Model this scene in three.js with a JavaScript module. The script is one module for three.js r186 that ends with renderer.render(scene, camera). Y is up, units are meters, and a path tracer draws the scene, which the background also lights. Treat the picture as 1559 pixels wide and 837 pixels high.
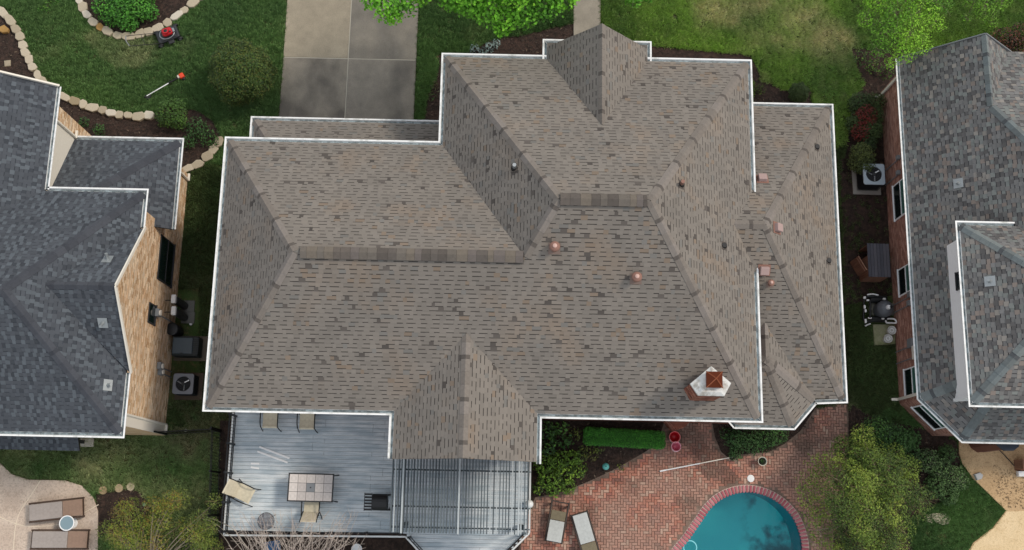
import * as THREE from 'three';
import { mergeGeometries, toCreasedNormals } from 'three/addons/utils/BufferGeometryUtils.js';
import { RoundedBoxGeometry } from 'three/addons/geometries/RoundedBoxGeometry.js';
import { ImprovedNoise } from 'three/addons/math/ImprovedNoise.js';

// ---------- camera: a drone 40 m up, 12.5 degrees off straight down ----------
const PW = 1559, PH = 837, FOC = 1616, CAMH = 40;
const V = (x, y, z) => new THREE.Vector3(x, y, z);
const camRay = (px, py) => V((px - PW / 2) / FOC, -(py - PH / 2) / FOC, -1);
const axUp = camRay(765, 778).normalize().negate();
const axBack = camRay(925, -6850); axBack.addScaledVector(axUp, -axBack.dot(axUp)).normalize().negate();
const axRight = axBack.clone().negate().cross(axUp).normalize();
const scene = new THREE.Scene();
const camera = new THREE.PerspectiveCamera(2 * Math.atan(PH / 2 / FOC) * 180 / Math.PI, 1024 / 550, 0.5, 600);
camera.position.set(0, CAMH, 0);
camera.setRotationFromMatrix(new THREE.Matrix4().set(
  axRight.x, axRight.y, axRight.z, 0, axUp.x, axUp.y, axUp.z, 0, axBack.x, axBack.y, axBack.z, 0, 0, 0, 0, 1));
scene.add(camera);
// a picture point on the level h metres above the lawn
function G(px, py, h = 0) {
  const r = camRay(px, py), d = V(axRight.dot(r), axUp.dot(r), axBack.dot(r)), t = (h - CAMH) / d.y;
  return V(d.x * t, h, d.z * t);
}
// ---------- overcast sky and a veiled sun ----------
{
  const w = 64, h = 32, a = new Float32Array(w * h * 4);
  for (let j = 0; j < h; j++) for (let i = 0; i < w; i++) {
    const el = Math.sin((j + 0.5) / h * Math.PI - Math.PI / 2), k = (j * w + i) * 4;
    const L = el > 0 ? 0.37 + 0.28 * el : 0.13;
    a[k] = L * 0.95; a[k + 1] = L * 0.99; a[k + 2] = L * 1.06; a[k + 3] = 1;
  }
  const t = new THREE.DataTexture(a, w, h, THREE.RGBAFormat, THREE.FloatType);
  t.mapping = THREE.EquirectangularReflectionMapping; t.magFilter = THREE.LinearFilter; t.needsUpdate = true;
  scene.background = t; scene.environment = t;
}
const sun = new THREE.DirectionalLight(0xfff1e0, 1.5);
sun.position.set(34, 40, -22); sun.target.position.set(0, 0, -8); sun.castShadow = true; sun.shadow.radius = 22;
Object.assign(sun.shadow.camera, { left: -40, right: 40, top: 40, bottom: -40, near: 1, far: 140 });
sun.shadow.mapSize.set(2048, 2048);
scene.add(sun, sun.target);
const renderer = new THREE.WebGLRenderer({ antialias: true });
renderer.toneMapping = THREE.LinearToneMapping;
renderer.toneMappingExposure = 1.44;
renderer.shadowMap.enabled = true;
renderer.setSize(1024, 550);

// ---------- helpers ----------
const rng = (s) => () => { s |= 0; s = s + 0x6D2B79F5 | 0; let t = Math.imul(s ^ s >>> 15, 1 | s); t = t + Math.imul(t ^ t >>> 7, 61 | t) ^ t; return ((t ^ t >>> 14) >>> 0) / 4294967296; };
const hash = (a, b, c = 0) => { let h = Math.imul(a | 0, 374761393) + Math.imul(b | 0, 668265263) + Math.imul(c | 0, 2147483647 ^ 0x3c6ef372); h = Math.imul(h ^ h >>> 13, 1274126177); h = Math.imul(h ^ h >>> 16, 2246822519); return ((h ^ h >>> 14) >>> 0) / 4294967296; };
const lerp = (a, b, t) => a + (b - a) * t, clamp = (x, a = 0, b = 1) => Math.min(b, Math.max(a, x));
const perlin = new ImprovedNoise();
const fbm = (x, y, o = 4, z = 0.5) => { let s = 0, a = 0.5, f = 1; for (let i = 0; i < o; i++) { s += a * perlin.noise(x * f + i * 17.3, y * f - i * 9.1, z + i * 3.7); a *= 0.5; f *= 2.03; } return s; };
const taken = {};
const numbered = (n) => { const k = taken[n] = (taken[n] ?? -1) + 1; return k ? n + '_' + String(k).padStart(3, '0') : n; };
const lin = (hex, k = 1) => { const c = new THREE.Color(hex); return [c.r * k, c.g * k, c.b * k]; };
const mat = (c, rough = 0.85, metal = 0, extra = {}) => { const m = new THREE.MeshStandardMaterial({ roughness: rough, metalness: metal, side: THREE.DoubleSide, ...extra }); if (c !== null) m.color.set(c); return m; };
const vcMat = (rough = 0.92, extra = {}) => mat(0xffffff, rough, 0, { vertexColors: true, ...extra });
function add(name, geo, m, parent = scene) {
  const o = new THREE.Mesh(Array.isArray(geo) ? merge(geo) : geo, m);
  o.name = parent === scene ? numbered(name) : name; o.castShadow = o.receiveShadow = true; parent.add(o); return o;
}
function merge(list) {
  const l = list.map((g) => { const n = g.index ? g.toNonIndexed() : g; for (const k of Object.keys(n.attributes)) if (!['position', 'normal', 'uv', 'color'].includes(k)) n.deleteAttribute(k); return n; });
  if (!l.every((g) => g.attributes.uv)) l.forEach((g) => g.deleteAttribute('uv'));
  return l.length === 1 ? l[0] : mergeGeometries(l);
}
function tag(o, label, category, group) { o.userData.label = label; o.userData.category = category; if (group) o.userData.group = group; return o; }
function thing(name, label, category, [x, y, z] = [0, 0, 0], turn = 0, group) {
  const o = new THREE.Group(); o.name = numbered(name); o.position.set(x, y, z); o.rotation.y = turn; scene.add(o); return tag(o, label, category, group);
}
const structure = (o) => { o.userData.kind = 'structure'; return o; };
const stuff = (o) => { o.userData.kind = 'stuff'; return o; };
// uv in metres from position, by the way each face points
function boxUV(g, s = 1) {
  if (g.index) g = g.toNonIndexed();
  const p = g.attributes.position, uv = new Float32Array(p.count * 2), a = V(), b = V(), c = V();
  for (let i = 0; i < p.count; i += 3) {
    a.fromBufferAttribute(p, i); b.fromBufferAttribute(p, i + 1); c.fromBufferAttribute(p, i + 2);
    const n = b.clone().sub(a).cross(c.clone().sub(a)), ax = Math.abs(n.x), ay = Math.abs(n.y), az = Math.abs(n.z);
    [a, b, c].forEach((q, k) => { const [u, v] = ay >= ax && ay >= az ? [q.x, q.z] : ax >= az ? [q.z, q.y] : [q.x, q.y]; uv[(i + k) * 2] = u * s; uv[(i + k) * 2 + 1] = v * s; });
  }
  g.setAttribute('uv', new THREE.BufferAttribute(uv, 2)); return g;
}
const box = (w, h, d, x = 0, y = 0, z = 0, ry = 0) => { const g = new THREE.BoxGeometry(w, h, d); if (ry) g.rotateY(ry); return g.translate(x, y, z); };
const rbox = (w, h, d, r, x = 0, y = 0, z = 0, ry = 0, rx = 0, rz = 0) => { const g = new RoundedBoxGeometry(w, h, d, 2, Math.min(r, w / 2.01, h / 2.01, d / 2.01)); if (rx) g.rotateX(rx); if (rz) g.rotateZ(rz); if (ry) g.rotateY(ry); return g.translate(x, y, z); };
const cyl = (r1, r2, h, x = 0, y = 0, z = 0, seg = 20) => new THREE.CylinderGeometry(r1, r2, h, seg).translate(x, y, z);
const lathe = (pts, seg = 24) => new THREE.LatheGeometry(pts.map(([r, y]) => new THREE.Vector2(r, y)), seg);
const tube = (pts, r, seg = 8, rad = 6) => new THREE.TubeGeometry(new THREE.CatmullRomCurve3(pts.map((p) => p.isVector3 ? p : V(...p))), seg, r, rad);
// straight bar between two points, square section
function bar(a, b, w, h) {
  const d = b.clone().sub(a), L = d.length(), g = new THREE.BoxGeometry(w, h, L), m = new THREE.Matrix4();
  m.lookAt(b, a, Math.abs(d.y) > 0.95 * L ? V(1, 0, 0) : V(0, 1, 0)); g.applyMatrix4(m); return g.translate((a.x + b.x) / 2, (a.y + b.y) / 2, (a.z + b.z) / 2);
}
class Tri {
  constructor() { this.p = []; this.c = []; }
  poly(pts, col) { for (let i = 1; i + 1 < pts.length; i++) for (const q of [pts[0], pts[i], pts[i + 1]]) { this.p.push(q.x, q.y, q.z); this.c.push(col[0], col[1], col[2]); } }
  geo() { const g = new THREE.BufferGeometry(); g.setAttribute('position', new THREE.Float32BufferAttribute(this.p, 3)); g.setAttribute('color', new THREE.Float32BufferAttribute(this.c, 3)); g.computeVertexNormals(); return g; }
}
const inPoly = (x, z, P) => { let k = false; for (let i = 0, j = P.length - 1; i < P.length; j = i++) { const a = P[i], b = P[j]; if ((a.z > z) !== (b.z > z) && x < (b.x - a.x) * (z - a.z) / (b.z - a.z) + a.x) k = !k; } return k; };
const pixels = (list, h = 0) => list.map(([x, y]) => G(x, y, h));
const smooth = (pts, n = 60, closed = true) => new THREE.CatmullRomCurve3(pts, closed, 'centripetal').getSpacedPoints(n).slice(0, closed ? -1 : undefined);
// a flat sheet with uv in metres
function sheet(P, y, holes = []) {
  const s = new THREE.Shape(P.map((q) => new THREE.Vector2(q.x, -q.z)));
  holes.forEach((h) => s.holes.push(new THREE.Path(h.map((q) => new THREE.Vector2(q.x, -q.z)))));
  const g = new THREE.ShapeGeometry(s); g.rotateX(-Math.PI / 2); g.translate(0, y, 0); return boxUV(g);
}
function slab(P, y0, y1, bevel = 0) {
  const s = new THREE.Shape(P.map((q) => new THREE.Vector2(q.x, -q.z)));
  const g = new THREE.ExtrudeGeometry(s, { depth: y1 - y0 - bevel, bevelEnabled: bevel > 0, bevelThickness: bevel, bevelSize: bevel, bevelOffset: -bevel, bevelSegments: 1 });
  g.rotateX(-Math.PI / 2); g.translate(0, y0, 0); return boxUV(g);
}
// ---------- textures ----------
function tex(n, metres, fn, srgb = true) {
  const a = new Uint8Array(n * n * 4);
  for (let j = 0; j < n; j++) for (let i = 0; i < n; i++) { const c = fn(i / n * metres, j / n * metres, i, j), k = (j * n + i) * 4; a[k] = clamp(c[0]) * 255; a[k + 1] = clamp(c[1]) * 255; a[k + 2] = clamp(c[2]) * 255; a[k + 3] = 255; }
  const t = new THREE.DataTexture(a, n, n); if (srgb) t.colorSpace = THREE.SRGBColorSpace;
  t.wrapS = t.wrapT = THREE.MirroredRepeatWrapping; t.repeat.set(1 / metres, 1 / metres); t.magFilter = THREE.LinearFilter; t.minFilter = THREE.LinearMipmapLinearFilter; t.generateMipmaps = true; t.needsUpdate = true; return t;
}
const rgb = (hex) => [(hex >> 16 & 255) / 255, (hex >> 8 & 255) / 255, (hex & 255) / 255];
const mix3 = (a, b, t) => [lerp(a[0], b[0], t), lerp(a[1], b[1], t), lerp(a[2], b[2], t)];
const mul3 = (a, k) => [a[0] * k, a[1] * k, a[2] * k];
const grainR = rng(5);
const soilTex = tex(1024, 9, (x, y) => {
  const a = fbm(x * 0.9, y * 0.9, 5), b = fbm(x * 7 + 9, y * 7, 4), c = grainR();
  let k = mix3(rgb(0x484a2c), rgb(0x45602e), clamp(0.5 + a * 2)); k = mix3(k, rgb(0x6a5f40), clamp(b * 2.0)); return mul3(k, 0.7 + 0.55 * c);
});
const mulchTex = tex(512, 3, (x, y) => { const b = fbm(x * 9, y * 9, 4), c = grainR(); let k = mix3(rgb(0x2a201b), rgb(0x4d3b33), clamp(0.5 + b * 1.6)); if (c > 0.97) k = rgb(0x75604f); return mul3(k, 0.6 + 0.7 * grainR()); });
const concreteTex = (base, stain, amount, seed, metres = 6) => tex(512, metres, (x, y) => {
  const a = fbm(x * 0.55 + seed, y * 0.4, 5), b = fbm(x * 3 + seed, y * 3, 4), st = clamp((a + 0.06 + 0.16 * b) * 3.2 * amount), c = grainR();
  return mul3(mix3(rgb(base), rgb(stain), st), 0.9 + 0.12 * b + 0.14 * (c - 0.5));
});
const pebbleTex = (a0, b0, dark) => tex(512, 3, (x, y) => { const a = fbm(x * 1.2, y * 1.2, 4), c = grainR(), b = fbm(x * 16, y * 16, 3); let k = mix3(rgb(a0), rgb(b0), clamp(0.5 + a * 1.6)); k = mix3(k, rgb(dark), clamp(b * 1.3 + (c > 0.9 ? 0.4 : 0))); return mul3(k, 0.86 + 0.28 * grainR()); });
const woodTex = tex(512, 3, (x, y) => { const g = fbm(x * 1.4, y * 46, 4), p = fbm(x * 1.1 + 4, y * 5, 4), c = grainR(); return mul3(mix3(rgb(0xa6b5be), rgb(0xd2dade), clamp(0.5 + g * 1.3 + p * 1.4)), 0.92 + 0.12 * c); });
const woodBrown = tex(256, 2, (x, y) => { const g = fbm(x * 40, y * 1.5, 4); return mul3(mix3(rgb(0x705041), rgb(0x96705a), clamp(0.5 + g * 1.6)), 0.9 + 0.15 * grainR()); });
const fineTex = tex(256, 1.2, (x, y) => { const g = 0.93 + 0.1 * fbm(x * 5, y * 5, 4) + 0.12 * (grainR() - 0.5); return [g, g, g]; });
const grainBump = tex(256, 0.8, () => { const g = grainR(); return [g, g, g]; }, false);
const textured = (t, rough = 0.92, extra = {}) => mat(0xffffff, rough, 0, { map: t, ...extra });
const M = {
  white: mat(0xe8eaea, 0.55), trim: mat(0xf0f3f5, 0.6), offwhite: mat(0xe4dfd3, 0.7), black: mat(0x17181a, 0.55), iron: mat(0x101113, 0.5, 0.3), darkGrey: mat(0x2b2d30, 0.7),
  grey: mat(0x7c8083, 0.6), steel: mat(0x9aa0a4, 0.35, 0.8), galv: mat(0xa3a9ab, 0.45, 0.6), copper: mat(0x7e3d25, 0.4, 0.6), copperPaint: mat(0x8a675b, 0.8), pinkVent: mat(0xa68f8b, 0.85),
  glass: mat(0x0f1c1e, 0.06, 0, { envMapIntensity: 1 }), glassGreen: mat(0x2f5a52, 0.12), screenGreen: mat(0x35635a, 0.4), green: mat(0x2f4038, 0.6), red: mat(0xb01421, 0.4), pink: mat(0xd8768c, 0.5),
  wood: textured(woodTex, 0.85), brown: textured(woodBrown, 0.85), cushion: mat(0xd6ceb6, 0.95, 0, { map: fineTex }), concrete: textured(concreteTex(0xb0aa9c, 0x8d887c, 0.6, 3), 0.95),
  stone: [0xb9ae98, 0xc6bba6, 0xaca08a, 0xd0c8b8, 0xa39478, 0xac8850].map((c) => mat(c, 0.95, 0, { map: fineTex })),
};
// ---------- the ground, paving and beds ----------
const patch = {};
const area = (name, list) => patch[name] = pixels(list);
const drive = { x0: -9.22, x1: -3.86, zs: -17.69 };
area('walk', [[873, -40], [914, -40], [914, 110], [873, 110]]);
area('frontBed', [[640, 215], [650, 150], [664, 120], [668, 84], [712, 80], [745, 62], [800, 52], [850, 40], [873, 36], [873, 110], [690, 215]]);
area('stripBed', [[988, 70], [1060, 76], [1142, 84], [1160, 120], [990, 120]]);
const edgeA = [[-14, 4], [4, 19], [17, 32], [27, 46], [35, 65], [41, 82], [49, 98], [59, 115], [74, 133], [95, 147], [120, 157], [150, 167], [180, 175], [206, 178], [231, 177]];
const edgeB = [[118, -10], [126, 9], [134, 25], [145, 36], [158, 46], [172, 52], [188, 56], [205, 55], [222, 51], [240, 44], [256, 35], [272, 24], [288, 12], [306, -4]];
const edgeC = [[336, 205], [334, 219], [325, 231], [313, 242], [300, 251], [288, 258]];
area('leftBed', [...edgeA, [256, 162], [300, 168], [326, 185], ...edgeC, [230, 275], [60, 275], [-40, 275], [-40, -10]]);
area('roundBed', [...edgeB, [330, -40], [212, -110], [100, -50]]);
area('rightBed', [[1294, 72], [1300, 100], [1316, 128], [1298, 150], [1290, 190], [1284, 262], [1370, 262], [1370, 80]]);
area('boxBed', [[1146, 118], [1165, 124], [1192, 137], [1235, 138], [1236, 170], [1146, 170]]);
area('sideSoil', [[1278, 240], [1372, 240], [1372, 446], [1284, 466]]);
area('hedgeBed', [[796, 790], [815, 757], [860, 748], [900, 731], [940, 712], [985, 686], [1003, 668], [1012, 640], [1012, 600], [796, 600]]);
area('bayBed', [[1083, 640], [1088, 665], [1098, 688], [1114, 701], [1125, 692], [1170, 688], [1195, 675], [1218, 656], [1242, 636], [1242, 590], [1083, 590]]);
area('patio', [[796, 795], [815, 757], [860, 748], [900, 731], [940, 712], [985, 686], [1003, 668], [1012, 640], [1083, 636], [1088, 665], [1098, 688], [1114, 701], [1125, 692], [1170, 688], [1195, 675], [1218, 656], [1242, 620], [1291, 612], [1292, 690], [1288, 740], [1270, 800], [1262, 930], [780, 930]]);
area('poolPatio', [[-60, 660], [-2, 702], [20, 722], [45, 730], [100, 731], [125, 739], [143, 757], [150, 778], [150, 900], [-60, 900]]);
area('discBed', [[146, 752], [175, 746], [205, 744], [224, 758], [232, 778], [205, 800], [150, 820]]);
area('tanPatio', [[1458, 655], [1459, 690], [1464, 706], [1480, 728], [1530, 777], [1510, 803], [1480, 826], [1466, 850], [1460, 900], [1660, 900], [1660, 655]]);
area('litter', [[1502, 728], [1512, 706], [1530, 716], [1548, 708], [1570, 715], [1575, 775], [1535, 774], [1520, 756]]);
area('deckSoil', [[335, 640], [800, 640], [806, 780], [800, 930], [330, 930]]);
area('treeBed', [[1292, 612], [1340, 640], [1400, 650], [1456, 668], [1462, 706], [1440, 760], [1380, 790], [1400, 900], [1262, 930], [1270, 800], [1288, 740]]);
const poolEdge = smooth(pixels([[1030, 843], [1048, 821], [1059, 805], [1068, 792], [1079, 776], [1091, 764], [1106, 755], [1124, 749.5], [1142, 748.5], [1160, 752], [1178, 760], [1195.5, 773.5], [1208, 789], [1215.5, 806], [1220, 823], [1221, 840], [1216, 872], [1196, 910], [1150, 935], [1080, 928], [1030, 895], [1016, 866]]), 150);
const offset = (P, d) => P.map((p, i) => { const a = P[(i + P.length - 1) % P.length], b = P[(i + 1) % P.length], t = b.clone().sub(a).normalize(); return V(p.x - t.z * d, p.y, p.z + t.x * d); });
let poolOut = offset(poolEdge, 0.25); if (!inPoly(poolEdge[0].x, poolEdge[0].z, poolOut)) poolOut = offset(poolEdge, -0.25);
const square = (s) => [V(-s, 0, s), V(s, 0, s), V(s, 0, -s), V(-s, 0, -s)];
structure(add('ground', sheet(square(160).map((p) => p.add(V(0, 0, -8))), 0, [poolEdge]), textured(soilTex, 1, { bumpMap: grainBump, bumpScale: 0.01 })));
const mulchM = textured(mulchTex, 1, { bumpMap: grainBump, bumpScale: 0.02 });
for (const k of ['frontBed', 'stripBed', 'leftBed', 'roundBed', 'rightBed', 'boxBed', 'sideSoil', 'bayBed', 'discBed', 'treeBed', 'deckSoil']) structure(add('mulch_bed', sheet(patch[k], 0.006), mulchM));
structure(add('mulch_bed', sheet(patch.hedgeBed, 0.006), mulchM));
{ // bark chips lying on the mulch
  const r = rng(41), chips = [], beds = ['frontBed', 'leftBed', 'roundBed', 'rightBed', 'boxBed', 'hedgeBed', 'bayBed', 'discBed', 'treeBed', 'litter'];
  const g = new THREE.BoxGeometry(0.09, 0.015, 0.03), q = new THREE.Quaternion(), e = new THREE.Euler();
  for (const k of beds) {
    const P = patch[k], bx = new THREE.Box3().setFromPoints(P); bx.min.x = Math.max(bx.min.x, -22); bx.max.x = Math.min(bx.max.x, 20); bx.min.z = Math.max(bx.min.z, -23);
    for (let i = 0; i < (bx.max.x - bx.min.x) * (bx.max.z - bx.min.z) * (k === 'litter' ? 170 : 55); i++) { const x = lerp(bx.min.x, bx.max.x, r()), z = lerp(bx.min.z, bx.max.z, r()); if (inPoly(x, z, P)) chips.push([x, z, k === 'litter' ? 0.078 : 0.012]); }
  }
  const im = new THREE.InstancedMesh(g, mat(0xffffff, 1), chips.length), m = new THREE.Matrix4(), c = new THREE.Color();
  chips.forEach(([x, z, cy], i) => { e.set(r() - 0.5, r() * 6.3, r() - 0.5); m.compose(V(x, cy, z), q.setFromEuler(e), V(1, 1, 1).multiplyScalar((cy > 0.05 ? 0.6 : 1) * (0.4 + r() * 0.9))); im.setMatrixAt(i, m); const k = 0.5 + r(); c.setRGB(0.05 * k, 0.036 * k, 0.028 * k); if (r() > 0.93) c.setRGB(0.16, 0.12, 0.085); if (cy > 0.05) c.setRGB(0.24 * k, 0.17 * k, 0.1 * k); im.setColorAt(i, c); });
  im.name = 'bark_chips'; stuff(im); tag(im, 'dark brown bark chips and litter scattered over beds and patio', 'bark'); scene.add(im); im.castShadow = im.receiveShadow = true;
}
{ // driveway: four cast slabs with open joints
  const d = structure(new THREE.Group()); d.name = 'driveway'; scene.add(d);
  const xm = -6.6, rows = [[-14, drive.zs + 0.018], [drive.zs - 0.018, -34]], cols = [[drive.x0, xm - 0.018], [xm + 0.018, drive.x1]];
  const tones = [[0x979083, 0x6f6a62, 1.2], [0x918b80, 0x706c65, 1.0], [0xaaa08c, 0x9a917f, 0.5], [0x928c80, 0x7b776f, 0.9]];
  let k = 0;
  for (const [z0, z1] of rows) for (const [x0, x1] of cols) {
    const [b, s, a] = tones[k];
    add('slab', slab([V(x0, 0, z0), V(x1, 0, z0), V(x1, 0, z1), V(x0, 0, z1)], -0.02, 0.05, 0.008), textured(concreteTex(b, s, a, 3.7 * k + 1.3), 0.95, { bumpMap: grainBump, bumpScale: 0.004 }), d); k++;
  }
  add('joint_filler', sheet([V(drive.x0, 0, -14), V(drive.x1, 0, -14), V(drive.x1, 0, -34), V(drive.x0, 0, -34)], 0.04), mat(0xaaa598, 0.95), d);
}
structure(add('front_walk', slab(patch.walk, -0.02, 0.06, 0.008), textured(concreteTex(0x9f988a, 0x837d70, 0.8, 21), 0.95)));
// ---------- brick patio ----------
{
  const P = patch.patio, base = structure(add('brick_patio', sheet(P, 0.008, [poolEdge]), textured(tex(256, 3, (x, y) => mul3(mix3(rgb(0x8a776b), rgb(0x6a5a50), clamp(0.5 + fbm(x * 2, y * 2, 4) * 2)), 0.85 + 0.3 * grainR())), 1)));
  const t = new Tri(), u = 0.104, o = G(1000, 760), mould = G(1062, 676), mould2 = G(950, 725);
  const bx = new THREE.Box3().setFromPoints(P);
  const i0 = Math.floor((bx.min.x - o.x) / u), i1 = Math.ceil((bx.max.x - o.x) / u), j0 = Math.floor((bx.min.z - o.z) / u), j1 = Math.ceil((Math.min(bx.max.z, 2.6) - o.z) / u);
  const ok = (x, z) => inPoly(x, z, P) && !inPoly(x, z, poolOut);
  for (let i = i0; i < i1; i++) for (let j = j0; j < j1; j++) {
    const s = (((i - j) % 4) + 4) % 4; if (s !== 0 && s !== 2) continue;
    const x0 = o.x + i * u, z0 = o.z + (s ? j - 1 : j) * u, x1 = x0 + (s ? u : 2 * u), z1 = z0 + (s ? 2 * u : u);
    if (![[x0, z0], [x1, z0], [x1, z1], [x0, z1]].every(([a, b]) => ok(a, b))) continue;
    const g = 0.006, y = 0.034 + (hash(i, j, 3) - 0.5) * 0.006, w = hash(i, j, 1), b = hash(i, j, 2);
    const dirt = clamp(0.5 + 2.6 * fbm(x0 * 0.55 + 3, z0 * 0.55, 4)), soot = clamp((fbm(x0 * 0.9 + 40, z0 * 0.9 + 7, 4) - 0.06) * 4 + clamp(1.35 - Math.hypot(x0 - mould.x, (z0 - mould.z) * 1.3) / 1.3 + 1.6 * fbm(x0 * 1.7, z0 * 1.7, 4)) + 0.7 * clamp(1.2 - Math.hypot(x0 - mould2.x, z0 - mould2.z) / 1.1 + 1.8 * fbm(x0 * 1.7 + 9, z0 * 1.7, 4)));
    let c = w < 0.45 ? lin(0xa96e5c) : w < 0.75 ? lin(0xb38270) : w < 0.9 ? lin(0x96655a) : lin(0xb99a88);
    c = mix3(c, lin(0x9c8578), dirt * 0.65); c = mix3(c, lin(0x5b4c44), soot * 0.7); c = mul3(c, 0.9 + 0.22 * b);
    const a = [[x0 + g, z0 + g], [x1 - g, z0 + g], [x1 - g, z1 - g], [x0 + g, z1 - g]], q = 0.004;
    const top = [[a[0][0] + q, a[0][1] + q], [a[1][0] - q, a[1][1] + q], [a[2][0] - q, a[2][1] - q], [a[3][0] + q, a[3][1] - q]].map(([x, z]) => V(x, y, z)), bot = a.map(([x, z]) => V(x, 0.01, z));
    t.poly([top[3], top[2], top[1], top[0]], c);
    for (let k = 0; k < 4; k++) t.poly([bot[k], bot[(k + 1) % 4], top[(k + 1) % 4], top[k]].reverse(), c);
  }
  stuff(add('paving_bricks', t.geo(), vcMat(0.95), base));
}
// ---------- swimming pool ----------
{
  const pool = thing('swimming_pool', 'freeform swimming pool of teal water with red brick coping', 'pool');
  const t = new Tri(), n = poolEdge.length, wall = lin(0x2c8794), fl = lin(0x2a7d8c);
  for (let i = 0; i < n; i++) { const a = poolEdge[i], b = poolEdge[(i + 1) % n]; t.poly([V(a.x, 0.03, a.z), V(b.x, 0.03, b.z), V(b.x, -1.5, b.z), V(a.x, -1.5, a.z)], wall); }
  add('basin_wall', t.geo(), vcMat(0.8), pool);
  const c0 = G(1195, 800);
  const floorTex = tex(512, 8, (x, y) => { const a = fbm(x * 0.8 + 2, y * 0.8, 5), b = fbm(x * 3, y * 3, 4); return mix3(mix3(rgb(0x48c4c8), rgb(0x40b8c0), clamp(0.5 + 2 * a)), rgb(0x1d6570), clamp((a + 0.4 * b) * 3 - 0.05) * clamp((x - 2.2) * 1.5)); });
  const fg = sheet(poolEdge, -1.5), fu = fg.attributes.uv; for (let i = 0; i < fu.count; i++) fu.setXY(i, fu.getX(i) - c0.x + 3.6, fu.getY(i) - c0.z + 2.5);
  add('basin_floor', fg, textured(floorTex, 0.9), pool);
  const rippleBump = tex(256, 4, (x, y) => { const g = 0.5 + 0.6 * fbm(x * 2.4, y * 2.4, 3); return [g, g, g]; }, false);
  const tb = new Tri(); for (let i = 0; i < n; i++) { const a = poolEdge[i], b = poolEdge[(i + 1) % n], ca = V(a.x, 0, a.z).lerp(V(c0.x - 1.2, 0, c0.z), 0.003), cb = V(b.x, 0, b.z).lerp(V(c0.x - 1.2, 0, c0.z), 0.003); tb.poly([V(ca.x, 0, ca.z), V(cb.x, 0, cb.z), V(cb.x, -0.2, cb.z), V(ca.x, -0.2, ca.z)], mul3(lin(0x1f4a5c), 0.8 + 0.4 * hash(i, 5))); } add('tile_band', tb.geo(), vcMat(0.3), pool);
  const water = new THREE.MeshPhysicalMaterial({ color: 0xd4f2f4, bumpMap: rippleBump, bumpScale: 0.02, transmission: 1, thickness: 0, roughness: 0.04, ior: 1.33, side: THREE.DoubleSide });
  const wg = sheet(poolEdge, -0.07); add('water', wg, water, pool);
  const cop = [mat(0xbd6a74, 0.9, 0, { map: fineTex }), mat(0xb05f69, 0.9, 0, { map: fineTex }), mat(0xc67e86, 0.9, 0, { map: fineTex }), mat(0xb57176, 0.9, 0, { map: fineTex })];
  add('coping_bed', sheet(poolOut, 0.012, [poolEdge]), mat(0xcbb3aa, 0.95), pool);
  let per = 0; for (let i = 0; i < n; i++) per += poolEdge[i].distanceTo(poolEdge[(i + 1) % n]);
  const cnt = Math.round(per / 0.125), ring = new THREE.CatmullRomCurve3(poolEdge, true), ro = new THREE.CatmullRomCurve3(poolOut, true), r = rng(8);
  const g = boxUV(new RoundedBoxGeometry(0.078, 0.07, 0.255, 2, 0.012));
  for (let i = 0; i < cnt; i++) {
    const a = ring.getPointAt(i / cnt), tt = ring.getTangentAt(i / cnt), out = V(-tt.z, 0, tt.x); if (inPoly(a.x + out.x * 0.1, a.z + out.z * 0.1, poolEdge)) out.negate();
    const b = add('coping_brick', g, cop[Math.floor(r() * 4)], pool); b.position.set(a.x + out.x * 0.1, 0.022 + r() * 0.004, a.z + out.z * 0.1); b.rotation.y = Math.atan2(out.x, out.z) + (r() - 0.5) * 0.05;
  }
  // pale skimmer basket and hose ring at the shallow end
  const sk = G(1050, 833, -0.1); add('skimmer_ring', new THREE.TorusGeometry(0.24, 0.025, 8, 24).rotateX(Math.PI / 2).translate(sk.x, -0.05, sk.z), mat(0x7fd2dc, 0.5), pool);
}
structure(add('pebble_patio', slab(patch.poolPatio, -0.03, 0.06, 0.012), textured(pebbleTex(0xd2c3b4, 0xc2b1a2, 0x9c8a7c), 0.95, { bumpMap: grainBump, bumpScale: 0.006 })));
structure(add('tan_patio', slab(patch.tanPatio, -0.03, 0.07, 0.012), textured(pebbleTex(0xc7ab85, 0xb79b76, 0x8a7050), 0.95, { bumpMap: grainBump, bumpScale: 0.004 })));
{ // saw-cut joints in the pebble patio
  const m = mat(0xddd2bf, 0.95), p = (x, y) => G(x, y, 0.064);
  for (const l of [[[62, 731], [45, 757], [30, 780], [24, 800], [20, 840]], [[-8, 783], [24, 797], [45, 801], [75, 800], [100, 796]], [[100, 796], [125, 782], [150, 768]]])
    structure(add('patio_joint', tube(l.map(([x, y]) => p(x, y).add(V(0, -0.012, 0))), 0.018, 24, 5), m));
}
// lighter, newer slab of the tan patio
structure(add('tan_slab', slab(pixels([[1531, 778], [1512, 803], [1482, 827], [1468, 850], [1462, 898], [1658, 898], [1658, 776]]), 0.06, 0.078, 0.006), textured(pebbleTex(0xdcc6a0, 0xd2bb93, 0xb89f78), 0.95)));
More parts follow.
